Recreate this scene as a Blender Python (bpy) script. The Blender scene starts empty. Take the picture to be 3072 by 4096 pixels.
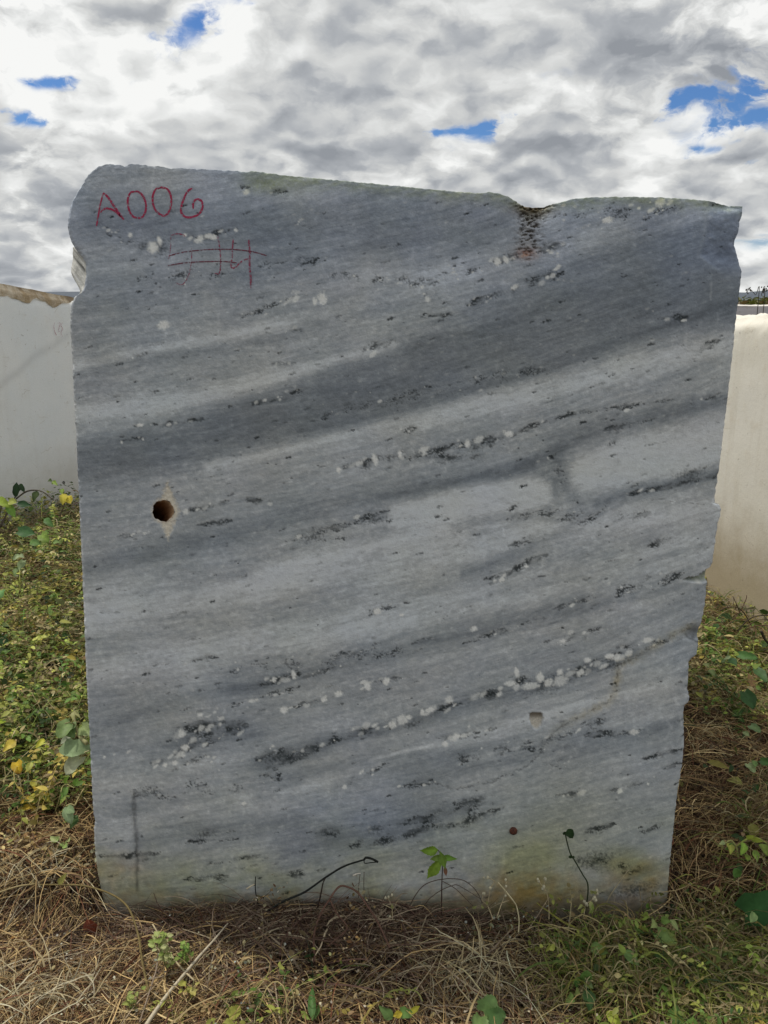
import bpy, math, random
import numpy as np
from mathutils import Vector, Matrix

random.seed(7)
RNG = np.random.default_rng(11)
SC = bpy.context.scene
COL = SC.collection

# ------------------------------------------------------------------ camera
FPX = 3313.0                       # focal length in pixels of the 3072 px wide photograph
PITCH = math.radians(14.4)
EYE = 1.5
cam_d = bpy.data.cameras.new('camera')
cam_d.sensor_fit = 'HORIZONTAL'; cam_d.sensor_width = 36.0
cam_d.lens = FPX / 3072 * 36
cam_d.clip_start = 0.05; cam_d.clip_end = 9000
cam = bpy.data.objects.new('camera', cam_d); COL.objects.link(cam)
cam.location = (0, 0, EYE)
cam.rotation_euler = (math.pi/2 - PITCH, 0, 0)
SC.camera = cam

def ray(px, py):
    a = (px-1536)/FPX; b = (2048-py)/FPX
    cp, sp = math.cos(PITCH), math.sin(PITCH)
    return np.array([a, cp + b*sp, -sp + b*cp])
def W(px, py, Y):                  # point at world depth Y seen at a photo pixel
    d = ray(px, py); return np.array([0, 0, EYE]) + d*(Y/d[1])
def G(px, py, z=0.0):              # point on the ground seen at a photo pixel
    d = ray(px, py); t = (z-EYE)/d[2]; return np.array([0, 0, EYE]) + d*t
def to_px(x, y, z):
    cp, sp = math.cos(PITCH), math.sin(PITCH)
    dz = z-EYE; dep = y*cp - dz*sp; up = y*sp + dz*cp
    dep = np.maximum(dep, 1e-3)
    return 1536 + FPX*x/dep, 2048 - FPX*up/dep
S = 3072/1659.0                    # the overview I measured in is 1659 px wide

# ------------------------------------------------------------------ light
SUN_EL = math.radians(66); SUN_DIR_H = Vector((-0.88, 0.48)).normalized()
sun_dir = Vector((SUN_DIR_H.x*math.cos(SUN_EL), SUN_DIR_H.y*math.cos(SUN_EL), math.sin(SUN_EL)))
sd = bpy.data.lights.new('sun', 'SUN'); sd.energy = 2.6; sd.angle = math.radians(2.5)
sd.color = (1.0, 0.93, 0.82)
sun = bpy.data.objects.new('sun', sd); COL.objects.link(sun)
sun.rotation_euler = sun_dir.to_track_quat('Z', 'Y').to_euler()
sun.location = (0, 0, 20)

SC.cycles.max_bounces = 6; SC.cycles.diffuse_bounces = 3; SC.cycles.glossy_bounces = 2; SC.cycles.transmission_bounces = 3; SC.cycles.transparent_max_bounces = 6
SC.cycles.caustics_reflective = False; SC.cycles.caustics_refractive = False
SC.view_settings.view_transform = 'Standard'
SC.view_settings.look = 'None'
SC.view_settings.exposure = 0.0
SC.view_settings.gamma = 1.0
SC.view_settings.use_curve_mapping = False

# ------------------------------------------------------------------ node helper
class NT:
    dim = '3D'
    def __init__(s, tree): s.t = tree; s.n = tree.nodes; s.l = tree.links
    def new(s, k, **kw):
        n = s.n.new(k)
        for a, b in kw.items():
            if a.startswith('i_'):
                n.inputs[a[2:].replace('_', ' ')].default_value = b
            else: setattr(n, a, b)
        return n
    def put(s, sock, v):
        if v is None: return
        if hasattr(v, 'is_output') or isinstance(v, bpy.types.NodeSocket): s.l.new(v, sock)
        else: sock.default_value = v
    def math(s, op, a, b=None, c=None, clamp=False):
        n = s.n.new('ShaderNodeMath'); n.operation = op; n.use_clamp = clamp
        s.put(n.inputs[0], a)
        if b is not None: s.put(n.inputs[1], b)
        if c is not None: s.put(n.inputs[2], c)
        return n.outputs[0]
    def vmath(s, op, a, b=None, out=0):
        n = s.n.new('ShaderNodeVectorMath'); n.operation = op
        s.put(n.inputs[0], a)
        if b is not None: s.put(n.inputs['Scale'] if op == 'SCALE' else n.inputs[1], b)
        return n.outputs['Value'] if op in ('DOT_PRODUCT', 'LENGTH') else n.outputs[0]
    def mix(s, f, a, b, blend='MIX'):
        n = s.n.new('ShaderNodeMix'); n.data_type = 'RGBA'; n.blend_type = blend
        s.put(n.inputs[0], f); s.put(n.inputs[6], a); s.put(n.inputs[7], b)
        return n.outputs[2]
    def noise(s, vec, scale, detail=6, rough=0.55, dist=0.0, out=0):
        n = s.n.new('ShaderNodeTexNoise'); n.noise_dimensions = s.dim; s.put(n.inputs['Vector'], vec)
        n.inputs['Scale'].default_value = scale; n.inputs['Detail'].default_value = detail
        n.inputs['Roughness'].default_value = rough; n.inputs['Distortion'].default_value = dist
        return n.outputs[out]
    def ramp(s, f, pts):
        n = s.n.new('ShaderNodeValToRGB'); s.put(n.inputs[0], f)
        e = n.color_ramp.elements
        while len(e) < len(pts): e.new(0.5)
        for i, (p, c) in enumerate(pts):
            e[i].position = p
            e[i].color = (c, c, c, 1) if isinstance(c, (int, float)) else tuple(c)+(1,)
        return n.outputs[0]
    def smooth(s, v, a, b):
        n = s.n.new('ShaderNodeMapRange'); n.interpolation_type = 'SMOOTHSTEP'
        s.put(n.inputs[0], v); n.inputs[1].default_value = a; n.inputs[2].default_value = b
        n.inputs[3].default_value = 0; n.inputs[4].default_value = 1
        return n.outputs[0]

# ------------------------------------------------------------------ world: Nishita sky under broken cloud
def build_world():
    w = bpy.data.worlds.new('World'); SC.world = w; w.use_nodes = True
    w.cycles.sampling_method = 'MANUAL'; w.cycles.sample_map_resolution = 256
    t = NT(w.node_tree); t.n.clear(); t.dim = '2D'
    out = t.new('ShaderNodeOutputWorld'); bg = t.new('ShaderNodeBackground')
    t.l.new(bg.outputs[0], out.inputs[0])
    sky = t.new('ShaderNodeTexSky'); sky.sky_type = 'NISHITA'; sky.sun_disc = False
    sky.sun_elevation = SUN_EL
    sky.sun_rotation = math.atan2(sun_dir.x, sun_dir.y)
    sky.air_density = 1.0; sky.dust_density = 0.6; sky.ozone_density = 2.0
    tc = t.new('ShaderNodeTexCoord')
    d = t.vmath('NORMALIZE', tc.outputs['Generated'])
    sp = t.new('ShaderNodeSeparateXYZ'); t.l.new(d, sp.inputs[0])
    x, y, z = sp.outputs
    zz = t.math('ADD', t.math('MAXIMUM', z, 0.0), 0.42)
    cb = t.new('ShaderNodeCombineXYZ')
    t.l.new(t.math('DIVIDE', x, zz), cb.inputs[0]); t.l.new(t.math('DIVIDE', y, zz), cb.inputs[1])
    q = t.vmath('SCALE', cb.outputs[0], 1.22)
    # gentle domain warp, then rounded puffs (cells) carried on a broader noise
    wv = t.noise(q, 5.0, 5, 0.55, out=1)
    q = t.vmath('ADD', q, t.vmath('SCALE', t.vmath('SUBTRACT', wv, (0.5, 0.5, 0.5)), 0.13))
    fine = t.noise(q, 6.0, 8, 0.56)
    def low(vec):
        a = t.noise(vec, 2.6, 2, 0.5)
        vo = t.new('ShaderNodeTexVoronoi'); vo.feature = 'SMOOTH_F1'; t.l.new(vec, vo.inputs['Vector'])
        vo.voronoi_dimensions = '2D'; vo.inputs['Scale'].default_value = 5.5; vo.inputs['Smoothness'].default_value = 0.6
        vo2 = t.new('ShaderNodeTexVoronoi'); vo2.feature = 'SMOOTH_F1'; t.l.new(vec, vo2.inputs['Vector'])
        vo2.voronoi_dimensions = '2D'; vo2.inputs['Scale'].default_value = 14.0; vo2.inputs['Smoothness'].default_value = 0.5
        puff = t.math('SUBTRACT', 1.0, vo.outputs['Distance']); p2 = t.math('SUBTRACT', 1.0, vo2.outputs['Distance'])
        return t.math('ADD', t.math('MULTIPLY', a, 0.55), t.math('ADD', t.math('MULTIPLY', puff, 0.26), t.math('MULTIPLY', p2, 0.17)))
    l0 = low(q); l1 = low(t.vmath('ADD', q, (0.0, -0.045, 0.0)))
    d0 = t.math('ADD', t.math('MULTIPLY', l0, 0.80), t.math('MULTIPLY_ADD', fine, 0.42, -0.10))
    # wispy perturbation used to break up blob outlines
    wn = t.noise(q, 16.0, 5, 0.6)
    wn2 = fine
    def blob(px, py, sx, sy, ang=0.0):
        g = Vector(ray(px, py)).normalized()
        r = Vector((g.y, -g.x, 0)).normalized(); u = r.cross(g)
        c, s_ = math.cos(ang), math.sin(ang)
        r2 = (r*c + u*s_)*(FPX/sx); u2 = (u*c - r*s_)*(FPX/sy)
        a = t.vmath('DOT_PRODUCT', d, tuple(r2)); b = t.vmath('DOT_PRODUCT', d, tuple(u2))
        # perturb
        a = t.math('ADD', a, t.math('MULTIPLY_ADD', wn, 3.4, -1.7))
        b = t.math('ADD', b, t.math('MULTIPLY_ADD', wn2, 3.6, -1.8))
        e = t.math('EXPONENT', t.math('MULTIPLY', t.math('ADD', t.math('MULTIPLY', a, a), t.math('MULTIPLY', b, b)), -1.0))
        front = t.smooth(t.vmath('DOT_PRODUCT', d, tuple(g)), 0.2, 0.6)
        return t.math('MULTIPLY', e, front)
    def total(lst):
        s = None
        for (px, py, sx, sy, ang, amp) in lst:
            m = t.math('MULTIPLY', blob(px, py, sx, sy, ang), amp)
            s = m if s is None else t.math('ADD', s, m)
        return s
    gaps = total([(2970, 350, 170, 70, 0.30, 1.3), (3060, 490, 130, 50, 0.2, 1.2), (2740, 405, 60, 42, 0.5, 1.1),
                  (2940, 250, 60, 35, 0.5, 0.6), (1900, 510, 110, 48, 0.05, 1.25), (1730, 535, 60, 28, 0.1, 1.1),
                  (750, 110, 115, 62, 0.3, 1.0), (185, 335, 70, 22, 0, 1.0), (95, 480, 60, 24, 0, 1.0),
                  (2830, 605, 70, 18, 0.1, .7), (2870, 670, 110, 18, 0.1, .6), (770, 470, 60, 18, .2, .45), (3030, 960, 130, 40, 0, .55),
                  (20, 940, 60, 18, 0, .5), (250, 1130, 130, 30, 0, .5), (960, 10, 90, 20, 0, .35)])
    shade = total([(2550, 260, 420, 150, 0.1, .9), (2250, 60, 500, 110, -.1, .6), (40, 600, 110, 90, 0, 1.1), (100, 800, 240, 60, 0, .8), (60, 930, 300, 60, 0, .5),
                   (530, 270, 150, 80, 0, .55), (300, 180, 120, 120, 0, .35), (1200, 590, 320, 80, 0, .45),
                   (2200, 500, 300, 70, .1, .5), (1650, 640, 300, 60, 0, .35), (600, 500, 240, 60, 0, .35), (1480, 350, 300, 120, 0, .35),
                   (130, 1080, 260, 40, 0, .5)])
    glow = total([(300, 180, 620, 300, 0, .45), (250, 80, 500, 160, 0, .8), (800, 350, 500, 130, 0, .45), (500, 560, 300, 40, 0, .3), (180, 880, 90, 50, 0, .8), (1450, 180, 400, 120, 0, .25)])
    elev_fac = t.smooth(z, 0.30, 0.9)
    cover = t.math('SUBTRACT', t.math('ADD', d0, 0.10), t.math('MULTIPLY', gaps, 0.36))
    cover = t.math('SUBTRACT', cover, t.math('MULTIPLY', elev_fac, 0.03))
    cmask = t.smooth(t.math('ADD', cover, t.math('MULTIPLY_ADD', wn, .16, -.08)), 0.20, 0.50)
    # shading: thin cloud lets the sun through (white), thick cores are grey; upper rims a little brighter
    slope = t.math('MULTIPLY', t.math('SUBTRACT', l0, l1), 2.6)
    core = t.smooth(d0, 0.36, 0.66)
    lum = t.math('ADD', slope, t.math('MULTIPLY_ADD', core, -0.68, 1.05))
    lum = t.math('SUBTRACT', lum, t.math('MULTIPLY', shade, 0.34))
    lum = t.math('ADD', lum, t.math('MULTIPLY', glow, 0.26))
    lum = t.math('ADD', lum, t.math('MULTIPLY_ADD', wn, 0.30, -0.15))
    lum = t.math('ADD', lum, t.math('MULTIPLY', t.smooth(z, 0.3, 0.7), 0.12), clamp=True)
    cc = t.ramp(lum, [(0.0, (0.29, 0.31, 0.34)), (0.35, (0.43, 0.45, 0.475)), (0.65, (0.64, 0.65, 0.645)), (0.9, (0.83, 0.84, 0.83)), (1.0, (0.93, 0.935, 0.92))])
    skyc = t.vmath('SCALE', sky.outputs[0], 0.085)
    # deepen the camera-tuned blue a little (phone saturation)
    skyc = t.mix(1.0, skyc, (0.52, 0.78, 1.15, 1), 'MULTIPLY')
    fin = t.mix(cmask, skyc, cc)
    t.l.new(fin, bg.inputs[0]); bg.inputs[1].default_value = 1.0
build_world()

# ------------------------------------------------------------------ object helpers
def tag(o, label=None, cat=None, group=None, kind=None):
    if label: o['label'] = label
    if cat: o['category'] = cat
    if group: o['group'] = group
    if kind: o['kind'] = kind
    return o
def empty(name, loc, label, cat, group=None):
    o = bpy.data.objects.new(name, None); COL.objects.link(o); o.location = tuple(loc)
    o.empty_display_size = 0.05
    return tag(o, label, cat, group)
def mesh_np(name, V, F, mat, parent=None, cols=None, smooth=True):
    """V (n,3) world coords; F list of arrays of faces, each (m,k)"""
    V = np.asarray(V, dtype=np.float32)
    me = bpy.data.meshes.new(name)
    if parent is not None:
        V = V - np.array(parent.location, dtype=np.float32)
    if not isinstance(F, (list, tuple)): F = [F]
    F = [np.asarray(f, dtype=np.int32) for f in F if len(f)]
    me.vertices.add(len(V)); me.vertices.foreach_set('co', V.ravel())
    nl = sum(f.size for f in F); npoly = sum(len(f) for f in F)
    me.loops.add(nl); me.polygons.add(npoly)
    me.loops.foreach_set('vertex_index', np.concatenate([f.ravel() for f in F]))
    tot = np.concatenate([np.full(len(f), f.shape[1], dtype=np.int32) for f in F])
    st = np.concatenate([[0], np.cumsum(tot)[:-1]]).astype(np.int32)
    me.polygons.foreach_set('loop_start', st)
    try: me.polygons.foreach_set('loop_total', tot)
    except Exception: pass
    me.polygons.foreach_set('use_smooth', np.full(npoly, smooth))
    if cols is not None:
        at = me.color_attributes.new('Col', 'FLOAT_COLOR', 'POINT')
        c4 = np.ones((len(V), 4), dtype=np.float32); c4[:, :3] = cols
        at.data.foreach_set('color', c4.ravel())
    me.update(calc_edges=True); me.validate()
    if mat: me.materials.append(mat)
    o = bpy.data.objects.new(name, me); COL.objects.link(o)
    if parent is not None: o.parent = parent
    return o

# ------------------------------------------------------------------ numpy noise
def _hash(ix, iy, seed):
    h = (ix.astype(np.int64)*374761393 + iy.astype(np.int64)*668265263 + seed*974711) & 0xFFFFFFFF
    h = ((h ^ (h >> 13))*1274126177) & 0xFFFFFFFF
    h = h ^ (h >> 16)
    return (h & 0xFFFF)/65535.0
def vnoise(x, y, seed=0):
    ix = np.floor(x); iy = np.floor(y); fx = x-ix; fy = y-iy
    ix = ix.astype(np.int64); iy = iy.astype(np.int64)
    def g(i, j, dx, dy):
        a = _hash(i, j, seed)*2*np.pi
        return np.cos(a)*dx + np.sin(a)*dy
    u = fx*fx*fx*(fx*(fx*6-15)+10); v = fy*fy*fy*(fy*(fy*6-15)+10)
    a = g(ix, iy, fx, fy); b = g(ix+1, iy, fx-1, fy); c = g(ix, iy+1, fx, fy-1); d = g(ix+1, iy+1, fx-1, fy-1)
    return 1.4*((a*(1-u)+b*u)*(1-v) + (c*(1-u)+d*u)*v)
def fbm(x, y, oct=4, seed=0, gain=0.5):
    s = 0; a = 1; f = 1; n = 0
    for i in range(oct):
        s = s + a*vnoise(x*f + 17.3*i, y*f - 9.1*i, seed+i*7); n += a; a *= gain; f *= 2.03
    return s/n
def sst(v, a, b):
    t = np.clip((v-a)/(b-a), 0, 1); return t*t*(3-2*t)
def pdist(U, V, pts, ws=None):
    """distance to a polyline, its along parameter and signed perpendicular; optional interpolated width"""
    best = np.full(U.shape, 1e9); wid = np.zeros(U.shape); par = np.zeros(U.shape); n = len(pts)-1
    for i in range(n):
        (x0, y0), (x1, y1) = pts[i][:2], pts[i+1][:2]
        dx, dy = x1-x0, y1-y0; L2 = dx*dx+dy*dy
        t = np.clip(((U-x0)*dx+(V-y0)*dy)/L2, 0, 1)
        d = np.hypot(U-x0-t*dx, V-y0-t*dy)
        m = d < best; best = np.where(m, d, best)
        if ws is not None: wid = np.where(m, ws[i]*(1-t)+ws[i+1]*t, wid)
        par = np.where(m, (i+t)/n, par)
    return best, par, wid

# ------------------------------------------------------------------ materials
def mat_base(name):
    m = bpy.data.materials.new(name); m.use_nodes = True
    t = NT(m.node_tree); b = t.n['Principled BSDF']
    return m, t, b
def bump(t, b, h, strength=0.3, dist=0.002):
    n = t.new('ShaderNodeBump'); n.inputs['Strength'].default_value = strength; n.inputs['Distance'].default_value = dist
    t.l.new(h, n.inputs['Height']); t.l.new(n.outputs[0], b.inputs['Normal'])

def stone_attr_mat():
    m, t, b = mat_base('grey_marble_face')
    a = t.new('ShaderNodeVertexColor'); a.layer_name = 'Col'
    tc = t.new('ShaderNodeTexCoord'); o = tc.outputs['Object']
    g1 = t.noise(o, 420, 3, 0.7); g2 = t.noise(o, 95, 4, 0.6)
    k = t.math('ADD', t.math('MULTIPLY_ADD', g1, 0.36, 0.82), t.math('MULTIPLY_ADD', g2, 0.30, -0.15))
    c = t.vmath('SCALE', a.outputs[0], k)
    t.l.new(c, b.inputs['Base Color'])
    b.inputs['Roughness'].default_value = 0.62
    b.inputs['Specular IOR Level'].default_value = 0.25
    h = t.math('ADD', t.noise(o, 300, 4, 0.65), t.math('MULTIPLY', t.noise(o, 60, 4, 0.6), 1.4))
    bump(t, b, h, 0.45, 0.0022)
    return m
def rough_stone_mat(name, c1, c2, c3, sc=6.0, rough=0.8, bs=0.6, bd=0.01):
    m, t, b = mat_base(name)
    tc = t.new('ShaderNodeTexCoord'); o = tc.outputs['Object']
    n1 = t.noise(o, sc, 8, 0.62, 0.4); n2 = t.noise(o, sc*7, 6, 0.6); n3 = t.noise(o, sc*0.4, 4, 0.5)
    c = t.mix(t.smooth(n1, 0.35, 0.66), c1+(1,), c2+(1,))
    c = t.mix(t.math('MULTIPLY', t.smooth(n3, 0.5, 0.7), 0.7), c, c3+(1,))
    c = t.vmath('SCALE', c, t.math('MULTIPLY_ADD', n2, 0.5, 0.75))
    t.l.new(c, b.inputs['Base Color']); b.inputs['Roughness'].default_value = rough
    bump(t, b, t.math('ADD', n1, t.math('MULTIPLY', n2, 0.5)), bs, bd)
    return m
def plant_mat(name, trans=0.25, rough=0.6, ns=60):
    m, t, b = mat_base(name)
    a = t.new('ShaderNodeVertexColor'); a.layer_name = 'Col'
    tc = t.new('ShaderNodeTexCoord')
    n = t.noise(tc.outputs['Object'], ns, 4, 0.6)
    c = t.vmath('SCALE', a.outputs[0], t.math('MULTIPLY_ADD', n, 1.0, 0.5))
    t.l.new(c, b.inputs['Base Color']); b.inputs['Roughness'].default_value = rough
    b.inputs['Specular IOR Level'].default_value = 0.25
    if trans > 0:
        tr = t.new('ShaderNodeBsdfTranslucent'); t.l.new(c, tr.inputs[0])
        mx = t.new('ShaderNodeMixShader'); mx.inputs[0].default_value = trans
        t.l.new(b.outputs[0], mx.inputs[1]); t.l.new(tr.outputs[0], mx.inputs[2])
        t.l.new(mx.outputs[0], t.n['Material Output'].inputs[0])
    return m
M_LEAF = plant_mat('leaf', 0.30, 0.5, 90)
M_STRAW = plant_mat('straw', 0.10, 0.7, 40)
M_STEM = plant_mat('stem', 0.0, 0.75, 120)

# ------------------------------------------------------------------ ground height
YB = 1.78                          # the front face of the big block
def heap(x, y):
    """height of the ground surface (soil) in metres"""
    x = np.asarray(x, float); y = np.asarray(y, float)
    h = 0.02*fbm(x*1.3, y*1.3, 3, 5) + 0.05*fbm(x*0.25, y*0.25, 3, 9)*np.clip((np.hypot(x, y)-3)/6, 0, 1)
    h = h - 0.028*sst(x, 0.0, 0.35)*np.exp(-((y-1.7)/.25)**2)*(x < .95) - .018*np.exp(-((x+.66)/.12)**2-((y-1.7)/.2)**2)
    # a low bank of weeds and soil on both sides
    h = h + 0.10*np.exp(-((x+1.9)/0.7)**2 - ((y-4.2)/1.6)**2)
    h = h - 0.06*np.exp(-((x-1.75)/0.6)**2 - ((y-3.8)/1.0)**2)
    return h
def build_ground():
    # one sheet: fine near, geometric growth to the horizon
    def axis(n, near, far):
        a = np.linspace(0, near, n); s = a[1]-a[0]; o = list(a); st = s
        while o[-1] < far: st *= 1.22; o.append(o[-1]+st)
        o = np.array(o); return np.concatenate([-o[:0:-1], o])
    X = axis(80, 4.0, 4500); Y = axis(110, 7.0, 4500)
    gx, gy = np.meshgrid(X, Y)
    z = heap(gx, gy)
    far = np.clip((np.hypot(gx, gy)-60)/200, 0, 1)
    z = z*(1-far) - 0.3*far
    V = np.stack([gx, gy, z], -1).reshape(-1, 3)
    nx, ny = len(X), len(Y)
    i = np.arange(nx-1)[None, :] + np.arange(ny-1)[:, None]*nx
    F = np.stack([i, i+1, i+1+nx, i+nx], -1).reshape(-1, 4)
    m, t, b = mat_base('soil_and_litter')
    tc = t.new('ShaderNodeTexCoord'); o = tc.outputs['Object']
    n1 = t.noise(o, 9, 8, 0.65); n2 = t.noise(o, 70, 6, 0.65); n3 = t.noise(o, 0.6, 5, 0.6)
    c = t.mix(t.smooth(n1, 0.35, 0.65), (0.007, 0.0045, 0.003, 1), (0.024, 0.014, 0.008, 1))  # soil blackened to deepen the shade in gaps between straws
    c = t.mix(t.math('MULTIPLY', t.smooth(n2, 0.55, 0.75), 0.6), c, (0.055, 0.034, 0.018, 1))
    # green scrub tone away from the yard
    vm = t.vmath('LENGTH', o); fm = t.smooth(vm, 7, 30)
    c = t.mix(t.math('MULTIPLY', t.smooth(vm, 3.0, 8.0), .75), c, t.mix(t.smooth(n2, .4, .6), (.055, .042, .018, 1), (.17, .135, .07, 1)))
    green = t.mix(t.smooth(n3, 0.4, 0.62), (0.07, 0.085, 0.025, 1), (0.15, 0.12, 0.06, 1))
    c = t.mix(fm, c, green)
    t.l.new(c, b.inputs['Base Color']); b.inputs['Roughness'].default_value = 0.95
    bump(t, b, t.math('ADD', n1, n2), 0.8, 0.012)
    o = mesh_np('ground', V, F, m); tag(o, kind='structure')
build_ground()

# ------------------------------------------------------------------ the big marble block
def curve_resample(pts, n):
    pts = np.array(pts, float); d = np.concatenate([[0], np.cumsum(np.hypot(*np.diff(pts, axis=0).T))])
    s = np.linspace(0, d[-1], n)
    return np.stack([np.interp(s, d, pts[:, 0]), np.interp(s, d, pts[:, 1])], -1)
# outline measured on the photograph (3072 px)
TOP = [(352, 700), (372, 682), (395, 664), (440, 655), (480, 660), (497, 666), (515, 656), (540, 655), (590, 662), (650, 666), (685, 675), (705, 670), (760, 673), (820, 677),
       (900, 680), (996, 688), (1000, 683), (1060, 690), (1150, 703), (1300, 716), (1450, 730), (1600, 744), (1700, 755), (1850, 768), (1925, 772), (1960, 768), (1990, 771),
       (2045, 792), (2090, 820), (2120, 828), (2150, 829), (2180, 826), (2215, 814), (2250, 808), (2290, 795), (2350, 790), (2450, 787), (2550, 787), (2650, 790), (2750, 795), (2850, 805),
       (2895, 815), (2930, 820), (2984, 822)]
RIGHT = [(2984, 822), (2980, 860), (2972, 890), (2965, 930), (2952, 955), (2949, 980), (2960, 1010), (2966, 1040), (2971, 1085), (2962, 1150), (2956, 1210), (2948, 1260),
         (2938, 1370), (2924, 1500), (2912, 1600), (2900, 1700), (2885, 1830), (2872, 1920), (2862, 1990), (2860, 2015), (2880, 2020), (2888, 2040), (2882, 2070), (2873, 2100),
         (2862, 2180), (2852, 2250), (2838, 2290), (2832, 2315), (2830, 2335), (2828, 2345), (2822, 2420), (2808, 2490), (2800, 2530), (2795, 2575), (2790, 2620), (2765, 2638), (2757, 2650),
         (2755, 2700), (2752, 2760), (2760, 2790), (2756, 2812), (2738, 2825), (2735, 2870), (2738, 2920), (2738, 2980), (2732, 3050), (2724, 3100), (2712, 3170), (2700, 3280), (2688, 3400), (2678, 3500), (2670, 3600), (2664, 3760)]
LEFT = [(352, 700), (338, 722), (318, 750), (298, 785), (280, 820), (272, 860), (268, 895), (272, 935), (282, 965), (295, 990), (312, 1012), (328, 1030), (340, 1052), (342, 1090), (338, 1125), (332, 1155), (320, 1178),
        (298, 1188), (284, 1215), (279, 1260), (279, 1300), (284, 1390), (288, 1450), (292, 1560), (300, 1700), (305, 1800), (311, 1930), (318, 2080), (326, 2260), (332, 2400),
        (338, 2560), (343, 2700), (348, 2800), (356, 2950), (362, 3080), (368, 3200), (372, 3260), (380, 3285), (374, 3320), (376, 3380), (382, 3440), (390, 3500), (405, 3570), (420, 3640), (440, 3760)]
BOT = [(440, 3760), (2664, 3760)]
NU, NV = 720, 800

def jitter_curve(c, amp, seed):
    n = len(c); t = np.arange(n)
    j = fbm(t/7.0, t*0+seed, 3, seed)*amp
    d = np.gradient(c, axis=0); L = np.hypot(d[:, 0], d[:, 1])+1e-6
    nrm = np.stack([-d[:, 1]/L, d[:, 0]/L], -1)
    f = np.minimum(1, np.minimum(t, n-1-t)/8.0)
    return c + nrm*(j*f)[:, None]
cT = jitter_curve(curve_resample(TOP, NU), 5, 3)
cR = jitter_curve(curve_resample(RIGHT, NV), 4, 4)
cL = jitter_curve(curve_resample(LEFT, NV), 4, 5)
cB = curve_resample(BOT, NU)
u = np.linspace(0, 1, NU)[None, :, None]; v = np.linspace(0, 1, NV)[:, None, None]
P = (1-v)*cT[None] + v*cB[None] + (1-u)*cL[:, None] + u*cR[:, None] \
    - ((1-u)*(1-v)*cT[0] + u*(1-v)*cT[-1] + (1-u)*v*cB[0] + u*v*cB[-1])
U = P[..., 0]; Vv = P[..., 1]      # photo pixel of every face vertex: also the stone's own pattern coordinates

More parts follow.
